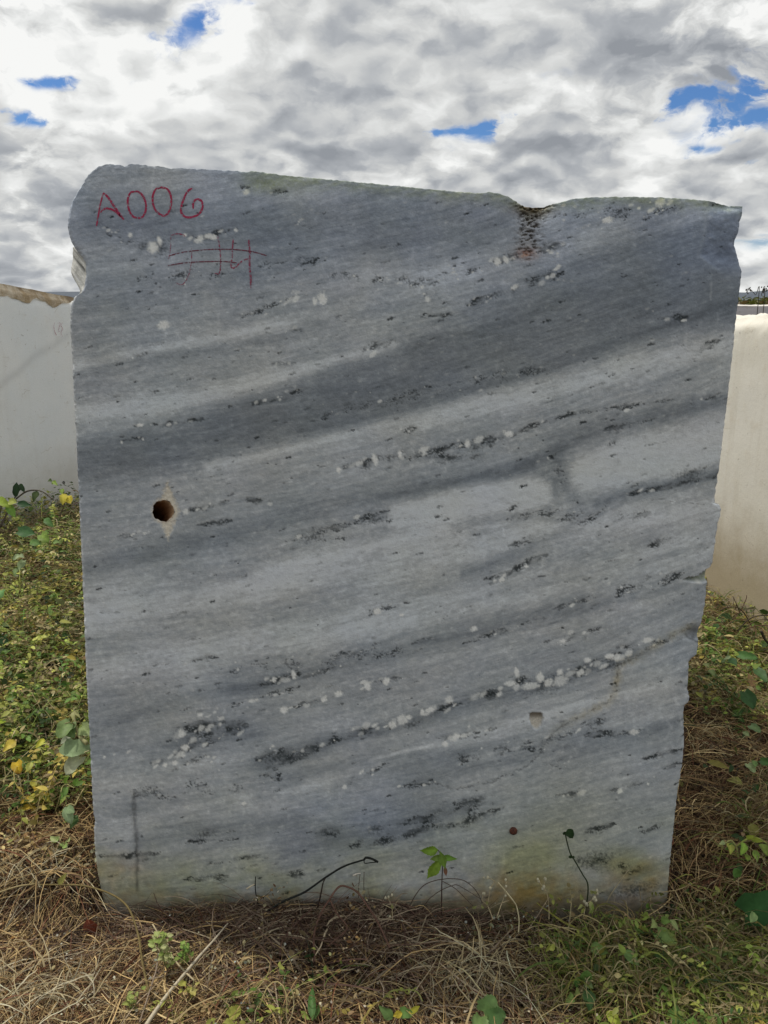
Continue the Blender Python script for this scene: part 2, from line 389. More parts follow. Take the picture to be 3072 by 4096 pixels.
def marble(U, V):
    """returns albedo (.,3) and inward displacement in metres"""
    n = U.shape
    lum = np.zeros(n)
    # warped foliation coordinate
    wu = 22*fbm(U/420, V/160, 3, 21); 
    g = 0.13*(U-300) + 0.5*0.00009*(U-300)**2
    g = g*(1 - 0.17*sst(V, 2000, 3200))
    phi = V + g + wu
    # soft streaks
    lum += 0.13*fbm(U/900, phi/60, 3, 31) + 0.13*fbm(U/420, phi/24, 3, 32) + 0.11*fbm(U/150, phi/8, 3, 33)
    lum += 0.12*fbm(U/300, V/300, 3, 34)
    lum += 0.17*fbm(U/34, phi/12, 3, 35) + 0.10*fbm(U/11, phi/5, 2, 36) + 0.11*fbm(U/260, phi/6.5, 3, 40)*np.clip(.6+1.4*fbm(U/500, phi/120, 2, 41), .15, 1.3) + 0.05*fbm(U/70, phi/4.5, 2, 42) + .10*fbm(U/90, phi/45, 3, 37)
    mot = fbm(U/26, V/20, 4, 38); lum += .12*mot*np.clip(.6+1.5*fbm(U/300, phi/90, 2, 39), .2, 1.4) + .07*sst(mot, .15, .4)
    def band(pts, ws, amp, edge=1.0):
        pts = [(a*S, b*S) for a, b in pts]; ws = [w*S for w in ws]
        d, par, w = pdist(U, V + 10*fbm(U/160, V/60, 2, 77), pts, ws)
        return amp*(np.exp(-(d/w)**2) if abs(amp) < .33 else np.exp(-(d/(w*1.12))**4))
    B = [([(150, 1000), (400, 955), (700, 880), (1000, 775), (1250, 680), (1600, 590)], [40, 50, 60, 72, 95, 105], -.34),
         ([(650, 930), (800, 905), (1100, 825), (1350, 735), (1600, 650)], [12, 12, 11, 12, 14], -.20),
         ([(180, 895), (420, 860), (640, 800), (850, 745)], [24, 22, 15, 10], .30),
         ([(450, 1010), (700, 950), (900, 905), (1150, 850), (1350, 790), (1600, 730)], [14, 18, 26, 30, 34, 30], .30),
         ([(160, 790), (400, 740), (620, 700)], [14, 14, 10], .26),
         ([(200, 780), (420, 770), (600, 730), (700, 700)], [14, 14, 12, 8], -.12),
         ([(190, 1230), (400, 1175), (700, 1100), (950, 1040), (1150, 1005)], [22, 22, 22, 20, 16], -.24),
         ([(1120, 1008), (1180, 985), (1230, 950), (1330, 915), (1450, 890), (1600, 862)], [14, 16, 19, 20, 18, 16], -.28),
         ([(860, 1118), (1050, 1078), (1160, 1062)], [22, 32, 28], .40), ([(820, 1075), (1050, 1030), (1150, 1020), (1198, 1040), (1200, 1070)], [12, 11, 10, 9, 8], -.17),
         ([(1272, 1018), (1380, 992), (1600, 940)], [36, 46, 48], .38),
         ([(1205, 975), (1205, 1010), (1218, 1050), (1245, 1080)], [20, 16, 14, 16], -.16),
         ([(1290, 1088), (1370, 1064), (1450, 1044), (1600, 1015)], [9, 12, 13, 15], -.30),
         ([(1000, 1240), (1180, 1170), (1260, 1120), (1350, 1085)], [10, 16, 16, 8], -.24),
         ([(180, 1330), (500, 1280), (900, 1200), (1300, 1130), (1550, 1100)], [60, 60, 50, 40, 30], .26),
         ([(180, 1450), (500, 1400), (900, 1330), (1300, 1230), (1550, 1180)], [40, 36, 40, 40, 30], .22),
         ([(190, 1390), (450, 1340), (700, 1300)], [14, 14, 10], -.12),
         ([(500, 1490), (800, 1420), (1050, 1345), (1250, 1300)], [26, 30, 18, 14], -.20),
         ([(560, 1650), (760, 1590), (950, 1540), (1130, 1490), (1250, 1450), (1380, 1410)], [20, 16, 16, 20, 16, 12], -.24),
         ([(330, 1640), (430, 1600), (520, 1560)], [22, 28, 18], -.14),
         ([(200, 1580), (420, 1500), (600, 1470)], [12, 14, 14], -.12),
         ([(660, 1690), (850, 1640), (1100, 1570), (1250, 1510)], [14, 16, 18, 18], .18),
         ([(560, 1720), (700, 1670), (860, 1640), (1000, 1620)], [12, 12, 12, 10], -.16),
         ([(1150, 1560), (1300, 1500), (1450, 1470)], [30, 30, 24], .16),
         ([(900, 1680), (1150, 1610), (1450, 1580)], [40, 36, 30], -.16),
         ([(250, 1780), (500, 1720), (700, 1700)], [30, 20, 16], .10),
         ([(620, 1830), (820, 1790), (1000, 1750)], [34, 36, 22], -.24),
         ([(300, 1820), (520, 1790), (640, 1770)], [20, 22, 16], -.16),
         ([(200, 480), (500, 500), (900, 500), (1080, 480)], [40, 60, 60, 40], -.22),
         ([(180, 1300), (420, 1262), (600, 1225)], [10, 12, 8], -.14), ([(560, 1235), (800, 1180), (960, 1140)], [12, 14, 10], .20), ([(300, 1345), (560, 1305), (760, 1262)], [7, 9, 7], -.12),
         ([(1000, 1300), (1250, 1245), (1520, 1180)], [9, 10, 8], -.14), ([(900, 1390), (1200, 1330), (1480, 1265)], [8, 10, 8], -.14), ([(1180, 1530), (1330, 1485), (1500, 1450)], [6, 8, 6], -.18),
         ([(1000, 1650), (1200, 1585), (1450, 1545)], [8, 10, 8], .14), ([(220, 1700), (500, 1640), (640, 1625)], [10, 12, 8], .12), ([(250, 1760), (480, 1715), (700, 1660), (900, 1625)], [8, 9, 8, 7], -.14),
         ([(380, 1600), (480, 1575), (560, 1590)], [20, 26, 14], -.14), ([(590, 1640), (700, 1610)], [26, 18], -.12), ([(700, 560), (900, 600), (1010, 590)], [26, 26, 18], .10), ([(1240, 560), (1400, 520), (1560, 500)], [20, 26, 20], -.10),
         ([(180, 640), (500, 600), (760, 570)], [40, 30, 30], -.10),
         ([(220, 400), (420, 400), (700, 420)], [30, 30, 20], .12),
         ([(600, 600), (900, 610), (1100, 570), (1350, 500)], [30, 30, 22, 20], .10),
         ([(1000, 480), (1150, 470), (1300, 460)], [30, 24, 20], .08),
         ]
    for pts, ws, amp in B: lum += band(pts, ws, amp)
    base = 0.47*np.exp(1.5*lum)
    base = np.clip(base, 0.10, 0.74)
    # tint: cool grey with warm and blue drifts
    tb = fbm(U/260, V/200, 3, 41)
    warm = np.clip(0.5+0.9*fbm(U/420, V/260, 3, 43), 0, 1)
    rgb = np.stack([base*(0.885+0.045*warm), base*(0.975+0*warm), base*(1.07-0.06*warm+0.05*tb)], -1)
    rgb *= 1 + np.clip(.46-base, -.1, .34)[..., None]*np.array([-.22, -.02, .22])
    blue = sst(-V, -1400, -850)*0.80 + 0.5*np.exp(-((U-2850)/130)**2-((V-960)/130)**2) + .7*np.exp(-((U-1500)/260)**2-((V-3250)/130)**2)
    blue = np.clip(blue, 0, 1)*(1+0.5*tb)
    rgb *= 1 + blue[..., None]*np.array([-0.07, -0.02, 0.11])
    disp = np.zeros(n)
    r0 = np.random.default_rng(5)
    # ---- crystals and dark flecks
    white = np.zeros(n); dark = np.zeros(n); cream = np.zeros(n)
    edge_n = fbm(U/11, V/11, 3, 51); fine_n = fbm(U/5.0, V/5.0, 2, 52)
    def stamp(x, y, rx, ry, ang, target, amp=1.0, soft=0.45, rag=.42):
        R = max(rx, ry)*2.2
        # Coons grid is nearly regular: restrict by bounding mask
        m = (np.abs(U-x) < R) & (np.abs(V-y) < R)
        if not m.any(): return
        du = U[m]-x; dv = V[m]-y; c, s_ = math.cos(ang), math.sin(ang)
        a = (du*c+dv*s_)/rx; b = (-du*s_+dv*c)/ry
        q = 1 - np.hypot(a, b) + rag*edge_n[m] + 0.45*rag*fine_n[m]
        val = amp*np.clip(q/soft, 0, 1)
        target[m] = np.maximum(target[m], val)
    def chain(pts, nwhite, ndark, rs, spread, damp=0.85, rx_scale=1.25, wamp=.9):
        pts = [(a*S, b*S) for a, b in pts]
        seg = np.array(pts, float); L = np.concatenate([[0], np.cumsum(np.hypot(*np.diff(seg, axis=0).T))])
        for k in range(nwhite+ndark):
            s = r0.random()*L[-1]; x = np.interp(s, L, seg[:, 0]); y = np.interp(s, L, seg[:, 1])
            i = min(np.searchsorted(L, s), len(seg)-1); i = max(i, 1)
            an = math.atan2(seg[i, 1]-seg[i-1, 1], seg[i, 0]-seg[i-1, 0])
            off = r0.normal()*spread*S; x += -math.sin(an)*off; y += math.cos(an)*off
            r = rs*S*(0.20+1.0*r0.random()**1.7)
            if k >= nwhite: break
            if k < nwhite: stamp(x, y, r*rx_scale*(.8+.8*r0.random()), r*(0.6+.6*r0.random()), an-.4*r0.random(), white, wamp*(0.35+.65*r0.random()**.7))
            else: stamp(x, y, r*1.7*(0.5+r0.random()), r*0.72, an, dark, damp*(0.55+.6*r0.random()), soft=.55, rag=1.5)
    def vein(pts, ndark, rs, spread):
        if ndark < 3: return
        p = [(a*S, b*S) for a, b in pts]; xs = [a for a, b in p]; ys = [b for a, b in p]
        R_ = (spread*2.4+10)*S
        m = (U > min(xs)-R_) & (U < max(xs)+R_) & (V > min(ys)-R_) & (V < max(ys)+R_)
        if not m.any(): return
        u_, v_, f_ = U[m], V[m], phi[m]
        L = sum(math.hypot(xs[i+1]-xs[i], ys[i+1]-ys[i]) for i in range(len(xs)-1))
        dens = min(1.0, ndark*rs*5/L)
        d, par, _ = pdist(u_ + 16*fbm(u_/40, v_/20, 2, 301), v_ + 9*fbm(u_/30, v_/30, 2, 302), p)
        w = (spread*1.25+2.6)*S
        w = w*(.35+.65*np.sin(np.pi*np.clip(par, .03, .97))**.6)
        env = np.exp(-(d/w)**2)*np.clip(.55+1.2*fbm(u_/90, f_/60, 2, 307), 0.1, 1.2)
        rid = 1-np.abs(fbm(u_/26, f_/9, 4, 303))*3.2; rid2 = 1-np.abs(fbm(u_/11+3, f_/5, 3, 304))*2.6
        bl = fbm(u_/16, f_/8, 3, 305)
        val = sst(env*(.50*rid+.50*rid2+1.1*bl+.25*dens), .36-.15*dens, .66-.17*dens)*np.clip(.72+1.1*fbm(u_/60, f_/30, 2, 308), .25, 1)
        soft = .42*env*dens*np.clip(.7+1.6*fbm(u_/35, f_/14, 3, 306), 0, 1.3)
        dark[m] = np.maximum(dark[m], np.clip(np.maximum(.97*val, soft), 0, 1))
    C = [([(1100, 1470), (1180, 1478)], 4, 26, 8, 9), ([(735, 1012), (830, 992), (960, 970), (1110, 938)], 0, 70, 6, 7), ([(720, 1600), (900, 1552), (1000, 1515)], 0, 60, 6, 7), ([(1000, 1515), (1200, 1470), (1400, 1402)], 0, 60, 7, 8), ([(690, 590), (900, 615), (1000, 590)], 18, 6, 3, 12), ([(300, 600), (700, 560)], 8, 3, 2, 14), ([(1200, 470), (1480, 450)], 16, 4, 4, 14), ([(700, 900), (900, 850), (1200, 790)], 14, 6, 3, 16),
         ([(380, 1580), (480, 1560)], 10, 14, 6, 12), ([(560, 1640), (640, 1620)], 4, 16, 6, 10), ([(860, 1780), (1060, 1735)], 0, 40, 7, 8), ([(1000, 1640), (1300, 1560)], 14, 8, 4, 20), ([(500, 1450), (900, 1400)], 12, 12, 3, 14),
         ([(1250, 1300), (1480, 1240)], 10, 8, 3, 16), ([(1100, 1120), (1400, 1110)], 6, 12, 3, 14), ([(250, 1720), (600, 1680)], 8, 3, 2, 20),
         ([(430, 1548), (540, 1512), (640, 1495)], 12, 6, 5, 3), ([(610, 1535), (700, 1510), (740, 1496)], 8, 4, 5, 3), ([(780, 1478), (830, 1470), (880, 1465)], 10, 3, 6, 4),
         ([(390, 1620), (450, 1590), (530, 1565)], 16, 8, 7, 14), ([(330, 1650), (400, 1625)], 8, 6, 7, 6), ([(400, 1650), (520, 1610)], 8, 3, 4, 6),
         ([(560, 1480), (650, 1455)], 8, 10, 6, 6), ([(660, 1462), (760, 1430)], 3, 9, 4, 4),
         ([(700, 1600), (800, 1575), (860, 1560)], 9, 12, 8, 5), ([(850, 1562), (950, 1535), (1000, 1515)], 11, 14, 8, 5),
         ([(1010, 1515), (1080, 1490), (1130, 1475)], 9, 14, 8, 5), ([(1110, 1480), (1160, 1480), (1210, 1465)], 8, 18, 11, 7),
         ([(1230, 1455), (1300, 1428), (1400, 1400)], 16, 16, 8, 6), ([(1330, 1400), (1440, 1385)], 5, 3, 7, 4),
         ([(570, 1660), (650, 1630), (720, 1600)], 3, 18, 7, 10), ([(940, 1595), (1000, 1590), (1070, 1573)], 8, 6, 6, 3),
         ([(730, 1015), (790, 1000), (830, 985)], 6, 12, 8, 5), ([(840, 985), (880, 980), (940, 975)], 6, 10, 7, 5), ([(990, 962), (1040, 955), (1110, 935)], 8, 14, 9, 5),
         ([(1110, 935), (1180, 912), (1240, 895)], 3, 16, 4, 4), ([(920, 990), (990, 990)], 0, 10, 7, 5), ([(860, 930), (895, 925)], 4, 6, 5, 5),
         ([(545, 872), (600, 858), (670, 838)], 9, 14, 5, 5), ([(640, 1160), (720, 1140), (770, 1130)], 1, 24, 6, 6), ([(760, 1125), (840, 1105)], 1, 12, 4, 4), ([(620, 1170), (780, 1160)], 0, 10, 3, 3), ([(800, 1125), (900, 1120)], 0, 8, 3, 3),
         ([(395, 1108), (460, 1092)], 6, 5, 5, 3), ([(470, 1090), (530, 1078), (585, 1085)], 2, 16, 4, 4), ([(420, 1135), (500, 1126)], 0, 12, 4, 3), ([(220, 1165), (330, 1150)], 5, 3, 4, 3), ([(280, 1185), (340, 1180)], 0, 6, 3, 2),
         ([(1100, 630), (1150, 610), (1215, 590)], 7, 22, 7, 7), ([(1010, 660), (1070, 635)], 5, 14, 5, 5), ([(920, 640), (940, 635)], 3, 5, 6, 4),
         ([(1060, 565), (1100, 560), (1140, 550)], 9, 3, 7, 6), ([(1150, 545), (1215, 530)], 8, 4, 6, 7), ([(850, 620), (960, 600), (1060, 575)], 12, 3, 4, 5), ([(1200, 530), (1290, 480), (1330, 465)], 8, 2, 5, 8),
         ([(1300, 478), (1325, 470)], 2, 0, 9, 3), ([(1380, 460), (1450, 440)], 9, 2, 6, 8), ([(520, 685), (570, 668), (640, 640)], 9, 3, 6, 6), ([(630, 640), (720, 620)], 4, 0, 5, 5),
         ([(400, 512), (460, 514)], 6, 5, 6, 5), ([(460, 505), (510, 495)], 4, 6, 5, 5), ([(230, 510), (290, 530)], 5, 5, 4, 6), ([(220, 500), (250, 495)], 3, 2, 4, 4),
         ([(780, 765), (850, 738)], 2, 14, 6, 5), ([(285, 775), (320, 765)], 1, 10, 5, 4), ([(590, 788), (640, 782)], 4, 9, 4, 3), ([(580, 718), (650, 712)], 3, 6, 4, 3), ([(885, 688), (975, 680)], 3, 8, 4, 3),
         ([(290, 920), (340, 915)], 3, 8, 5, 4), ([(350, 918), (440, 905)], 3, 9, 4, 3), ([(250, 955), (310, 945)], 4, 3, 4, 3), ([(1425, 690), (1485, 686)], 2, 14, 5, 4), ([(1400, 508), (1420, 508)], 1, 5, 4, 2),
         ([(1060, 1260), (1100, 1240), (1145, 1225)], 3, 8, 4, 5), ([(800, 1320), (880, 1300)], 5, 6, 4, 4), ([(1000, 1390), (1160, 1340)], 5, 6, 4, 5), ([(1200, 1390), (1320, 1350)], 6, 5, 5, 4), ([(1200, 1315), (1290, 1290)], 5, 7, 5, 4),
         ([(1230, 890), (1320, 885), (1450, 862)], 1, 14, 4, 4), ([(1480, 870), (1555, 855)], 1, 12, 4, 4), ([(1500, 760), (1560, 735)], 0, 10, 4, 5), ([(1300, 930), (1420, 905)], 0, 12, 4, 3),
         ([(1400, 1060), (1550, 1030)], 1, 22, 5, 5), ([(1350, 1070), (1440, 1052)], 2, 12, 4, 4), ([(1100, 1180), (1200, 1150)], 1, 16, 5, 6), ([(1050, 1250), (1180, 1200)], 0, 12, 4, 6), ([(1195, 985), (1215, 1050), (1250, 1085)], 3, 5, 3, 12),
         ([(1400, 1180), (1450, 1160)], 0, 7, 3, 5), ([(400, 1430), (470, 1420)], 2, 10, 5, 5), ([(560, 1500), (700, 1480)], 4, 4, 3, 4),
         ([(880, 1800), (1000, 1775), (1090, 1745)], 0, 34, 6, 9), ([(980, 1740), (1050, 1725)], 0, 20, 7, 6), ([(900, 1770), (960, 1750)], 0, 12, 5, 5), ([(680, 1800), (760, 1790)], 0, 10, 6, 8), ([(750, 1830), (900, 1800)], 0, 12, 5, 8),
         ([(215, 1850), (345, 1845)], 0, 16, 5, 3), ([(450, 1865), (560, 1850)], 0, 8, 4, 4), ([(400, 1820), (500, 1815)], 0, 6, 4, 3), ([(210, 1640), (280, 1622)], 4, 2, 4, 3),
         ([(1200, 1720), (1290, 1710)], 3, 9, 6, 3), ([(1310, 1710), (1420, 1680)], 3, 12, 5, 4), ([(1390, 1640), (1475, 1620)], 1, 16, 5, 5), ([(1430, 1660), (1475, 1650)], 0, 10, 5, 4), ([(1260, 1590), (1380, 1580)], 3, 7, 6, 5),
         ([(1180, 1660), (1260, 1630)], 5, 5, 4, 7), ([(1260, 1800), (1330, 1780)], 0, 7, 5, 5), ([(1380, 1800), (1440, 1780)], 0, 7, 4, 4), ([(1250, 1860), (1400, 1880)], 0, 12, 6, 12), ([(860, 1700), (940, 1690)], 6, 3, 4, 5), ([(730, 1700), (840, 1650)], 4, 4, 4, 6),
         ([(560, 1900), (700, 1880)], 0, 8, 5, 8), ([(400, 1900), (500, 1895)], 0, 6, 4, 5), ([(520, 405), (620, 415)], 2, 7, 4, 6), ([(640, 480), (660, 478)], 3, 2, 5, 3), ([(420, 465), (440, 465)], 2, 0, 5, 2)]
    for a in C: chain(*a); vein(a[0], a[2], a[3], a[4])
    # random background flecks
    for k in range(2600):
        x = r0.uniform(300, 2950); y = r0.uniform(800, 3600); r = 2.5+7*r0.random()**1.8
        if r0.random() < 0.45: stamp(x, y, r*1.5, r*.8, -.2, white, .35*r0.random()+.05, soft=.9)
        else: stamp(x, y, r*2.2, r*.7, -.25, dark, .9*r0.random()**2+.15, soft=.6, rag=1.3)
    big = [(612, 990, 30, 34), (638, 965, 14, 26), (800, 955, 22, 20), (855, 950, 20, 16), (740, 940, 12, 10), (655, 1300, 34, 26), (1290, 1195, 26, 34), (1260, 1205, 14, 22), (1990, 1045, 22, 26), (2025, 1040, 16, 20),
           (1500, 1838, 16, 34), (1355, 1880, 14, 18), (1600, 1820, 12, 24), (1870, 1775, 16, 22), (2035, 1735, 26, 16), (1510, 2445, 26, 18), (1607, 2460, 14, 8), (2008, 2318, 18, 13), (2105, 2265, 14, 8),
           (1895, 2515, 20, 16), (2252, 2565, 18, 12), (2068, 2690, 14, 30), (2160, 2710, 24, 30), (2240, 2690, 18, 18), (2350, 2640, 22, 14), (2440, 2625, 30, 18), (1135, 2840, 22, 20), (1175, 2700, 14, 26), (1095, 2720, 12, 18),
           (1545, 2725, 22, 22), (1470, 2745, 18, 26), (1355, 2775, 26, 16), (1295, 2800, 18, 12), (740, 2990, 24, 20), (700, 3050, 18, 14), (660, 3060, 14, 12), (800, 2860, 15, 12), (1690, 2850, 14, 20), (1720, 2840, 30, 14), (1570, 2900, 26, 20), (1820, 2950, 20, 18),
           (1635, 2870, 20, 14), (1825, 2945, 22, 16), (1780, 2975, 18, 16), (560, 1700, 22, 10), (2590, 2560, 30, 16), (2640, 810, 28, 26), (2430, 880, 34, 18), (985, 768, 20, 16), (520, 940, 14, 14), (975, 3215, 18, 9), (2480, 3165, 16, 14)]
    for (x, y, a, b) in big: stamp(x, y, a*.85, b*.85, -.2, white, 1.0, soft=.5, rag=.45)
    bigd = [(575, 985, 30, 20), (640, 990, 42, 40), (1465, 1860, 26, 26), (1560, 1830, 40, 14), (1900, 1790, 40, 22), (1960, 1780, 22, 16), (2190, 2745, 90, 30), (2440, 2665, 60, 20), (1650, 2900, 40, 16), (1900, 1830, 30, 10),
            (2140, 1120, 34, 18), (2200, 1100, 40, 22), (1980, 1180, 40, 14), (1500, 1380, 36, 16), (2720, 1275, 20, 18), (1250, 2150, 60, 22), (1500, 2080, 60, 16), (2760, 1895, 60, 18), (1800, 1835, 60, 18), (1110, 3030, 60, 26), (2380, 3440, 90, 36), (2540, 3560, 100, 30),
            (1900, 3265, 40, 20), (1870, 3210, 60, 18), (820, 3340, 50, 16), (1500, 3320, 40, 20)]
    for (x, y, a, b) in bigd: stamp(x, y, a, b, -.25, dark, .80, soft=1.1, rag=1.3)
    white *= 0.86+0.3*fine_n
    dk = dark*(1-white)
    rgb = rgb*(1-0.93*dk[..., None]) + np.array([0.010, 0.016, 0.018])*dk[..., None]
    wcol = np.array([0.97, 0.98, 0.95])
    # a faint pale halo around crystals, then the crystals
    rgb = rgb*(1-white[..., None]*.95) + wcol*white[..., None]*.95
    disp += dk*0.0009
    # ---- the thin white streak
    d, _, _ = pdist(U, V + 3*fine_n, [(1480, 3042), (1600, 3010), (1730, 2978)]); s = np.exp(-(d/7)**2); rgb += (0.20*s)[..., None]
    for (x0, y0, x1, y1, w) in [(617, 668, 605, 760, 5), (2900, 2830, 2890, 2980, 9), (2690, 2900, 2660, 2960, 5), (2720, 2860, 2725, 2900, 5), (2668, 2880, 2690, 2920, 4), (2845, 1130, 2842, 1200, 4), (2700, 2790, 2712, 2830, 6)]:
        d, _, _ = pdist(U, V, [(x0, y0), (x1, y1)]); rgb += (0.09*np.exp(-(d/w)**2))[..., None]
    # ---- crack with a rusty halo
    crack = [(930, 1688), (950, 1695), (985, 1705), (1010, 1700), (1060, 1690), (1100, 1672), (1140, 1655), (1170, 1625), (1178, 1605), (1200, 1580), (1230, 1560), (1270, 1540), (1310, 1520), (1325, 1500), (1333, 1470), (1336, 1440), (1360, 1428), (1400, 1405), (1450, 1375), (1500, 1350)]
    ws = [2]*len(crack); cp = [(a*S, b*S) for a, b in crack]
    d, par, _ = pdist(U + 14*edge_n, V + 14*fbm(U/14, V/14, 3, 61), cp)
    br = np.clip(.75+1.3*fbm(U/40, V/40, 2, 62), 0, 1)
    ln = .75*np.exp(-(d/2.4)**2)*br*(0.75+0.25*(1-par)); halo = .8*np.exp(-(d/17)**2)*sst(par, .35, .6)*(.7+.8*fbm(U/50, V/50, 3, 63))
    rgb = rgb*(1-0.35*halo[..., None]*np.array([0.0, .35, 1.0])); rgb *= (1-0.85*np.clip(ln, 0, 1))[..., None]; disp += ln*0.0014
    # ---- vertical weathered streak at lower left
    d, par, w = pdist(U + 7*fbm(U/20, V/30, 3, 64), V, [(538, 3170), (536, 3250), (545, 3330), (548, 3440), (548, 3560)], [9, 11, 9, 8, 7])
    st = np.exp(-(d/w)**2)*(0.45+.7*np.clip(.5+fbm(U/12, V/30, 3, 65), 0, 1)); rgb = rgb*(1-.62*np.clip(st, 0, 1))[..., None]
    # ---- stains near the foot (tannin / algae)
    foot = sst(V, 3250, 3640)
    alg = np.clip(foot*(0.45+1.3*fbm(U/240, V/150, 4, 66)) + .6*sst(V, 3000, 3500)*np.clip(fbm(U/300+3, V/120, 3, 67), 0, 1), 0, 1)
    alg += .8*np.exp(-((U-2130)/170)**2-((V-3480)/130)**2) + .7*np.exp(-((U-2520)/110)**2-((V-3480)/70)**2) + .35*np.exp(-((U-820)/180)**2-((V-3470)/90)**2) + .35*np.exp(-((U-2250)/500)**2-((V-3300)/160)**2)
    alg = np.clip(alg, 0, 1.1)
    rgb = rgb*(1 - alg[..., None]*np.array([.16, .17, .46]))
    rust = np.exp(-((U-2100)/230)**2-((V-3560)/80)**2)*.9 + np.exp(-((U-2560)/120)**2-((V-3520)/80)**2)*.8 + .5*np.exp(-((U-480)/110)**2-((V-3480)/60)**2)
    rust = np.clip(rust*(.8+1.2*fbm(U/60, V/60, 3, 68)) + .55*sst(V+70*fbm(U/50, V/40, 4, 168), 3530, 3640), 0, 1)
    rgb = rgb*(1 - rust[..., None]*np.array([.05, .32, .60]))
    damp = sst(V + 50*fbm(U/60, V/60, 3, 69), 3520, 3680); rgb = rgb*(1-.45*damp)[..., None]
    # olive lichen film along the top edge
    topY = np.interp(U, cT[:, 0], cT[:, 1]); dt = V-topY
    ol = np.exp(-(np.maximum(dt, 0)/(38+30*fbm(U/120, V*0, 2, 70)))**2)*sst(U, 900, 1050); ol = np.clip(ol*(.75+.9*fbm(U/40, V/18, 3, 71)), 0, 1)
    rgb = rgb*(1-ol[..., None]*np.array([.12, .10, .36]))
    o2 = np.exp(-((U-1080)/110)**2-((V-740)/36)**2); rgb = rgb*(1-.5*(o2*(.8+.8*edge_n))[..., None]*np.array([.55, .5, 1]))
    # lighter colour at the top left (rounded broken corner)
    cl = sst(-dt, -60, -10)*0 + np.exp(-((U-300)/50)**2)*sst(-V, -1000, -700)
    rgb *= (1+0.15*cl)[..., None]
    # ---- rope-worn groove below the notch
    gx = np.interp(V, [815, 900, 960, 1030], [2140, 2125, 2112, 2105]); gw = np.interp(V, [815, 900, 1000, 1060], [66, 38, 44, 26])
    gm = np.clip(np.exp(-((U-gx)/gw)**2)*(1+.9*fbm(U/22, V/16, 3, 171)), 0, 1)*sst(-V+14*edge_n, -1065, -1000)*sst(V, 700, 815)
    ridg = fbm(U/30, (V+0.18*U)/9.5, 4, 72); ridg2 = fbm(U/16, V/9, 3, 73)
    pits = sst(ridg + .45*ridg2, .03, .22)
    disp += gm*(0.011 + 0.006*pits)*sst(-V, -1060, -850) + gm*0.004*pits
    sm = np.clip(gm*1.15, 0, 1)
    rgb = rgb*(1 - sm[..., None]*(.30+.38*pits[..., None])*np.array([.72, .86, 1.0]))
    rb = np.exp(-((U-2105)/45)**2-((V-1015)/24)**2)*(.8+edge_n)
    rgb = rgb*(1-np.clip(rb, 0, 1)[..., None]*np.array([.30, .62, .72]))
    nb = np.exp(-((U-2130)/85)**2-((V-835)/30)**2); rgb = rgb*(1-np.clip(nb*(.9+.6*edge_n), 0, 1)[..., None]*np.array([.62, .74, .85]))
    # ---- chip facet at the right top corner (tilts back)
    fx = U - np.interp(V, [780, 950, 1020, 1100], [2830, 2815, 2790, 2880]); fct = sst(fx, 0, 26)*sst(-V, -1120, -1035)
    disp += fct*(0.0015 + np.clip(fx, 0, 250)*0.00007 + 0.0035*fbm(U/50, V/50, 4, 74))
    rgb *= (1-.10*fct[..., None]*np.array([1.2, 1, .4]))
    e = np.exp(-(fx/6)**2)*sst(-V, -1110, -1000); rgb += (.035*e)[..., None]
    disp += 0.010*np.exp(-((U-2900)/60)**2-((V-825)/16)**2)
    # ---- drill mark: bruised stone around the hole
    hx, hy = 652, 2044
    dd = np.hypot((U-hx)*1.0, (V-hy)*1.0)
    dia = np.abs(U-(hx+18))*2.3 + np.abs(V-hy)*0.95
    br_ = np.clip((125 - dia + 34*edge_n + 14*fine_n)/34, 0, 1)
    br_ = np.maximum(br_, np.clip((60-np.hypot(U-hx-8, V-hy)+10*edge_n)/14, 0, 1))
    bc = np.array([.78, .71, .58]); rgb = rgb*(1-.85*br_[..., None]) + bc*.85*br_[..., None]*(1+.3*fine_n[..., None])
    disp += br_*0.0022*(.8+.8*edge_n)
    # ---- small shield shaped pit
    px_, py_ = 2146, 2880
    wd_ = np.interp(V, [2845, 2856, 2880, 2905, 2924], [16, 27, 29, 20, 3])
    pm = np.clip((wd_-np.abs(U-px_)+4*edge_n)/6, 0, 1)*sst(V, 2850, 2857)*sst(-V, -2924, -2912)
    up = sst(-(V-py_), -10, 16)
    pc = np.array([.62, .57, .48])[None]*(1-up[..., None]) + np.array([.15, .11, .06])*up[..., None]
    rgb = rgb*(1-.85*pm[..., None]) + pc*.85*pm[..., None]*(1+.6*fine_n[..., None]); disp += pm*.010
    # ---- chips at the right edge
    q = pdist(U, V+6*edge_n, [(2735, 2318), (2800, 2318), (2845, 2300)], [5, 16, 30]); c1 = np.clip((q[2]-q[0]+5*edge_n)/8, 0, 1)*sst(-V, -2334, -2322)
    rgb = rgb*(1-c1[..., None]*np.array([.42, .40, .55])*(.9+.5*edge_n[..., None])); disp += c1*.016
    stamp(2795, 2332, 18, 9, 0, white, 1.0); w2 = np.clip(1-np.hypot((U-2795)/18, (V-2330)/9)+.2*edge_n, 0, 1); rgb = rgb*(1-w2[..., None])+np.array([.7, .7, .66])*w2[..., None]
    c2 = np.exp(-((U-2790)/42)**2-((V-2540)/28)**2)*sst(-V, -2568, -2550); disp += c2*.012; rgb = rgb*(1-.4*np.clip(c2*1.5, 0, 1)[..., None])
    d, _, _ = pdist(U, V+3*edge_n, [(2745, 2540), (2752, 2552), (2775, 2562), (2796, 2572)]); rgb *= (1-.5*np.exp(-(d/4)**2))[..., None]
    d, _, _ = pdist(U, V, [(2153, 2306), (2180, 2303)]); rgb *= (1-.85*np.exp(-(d/3.0)**2))[..., None]
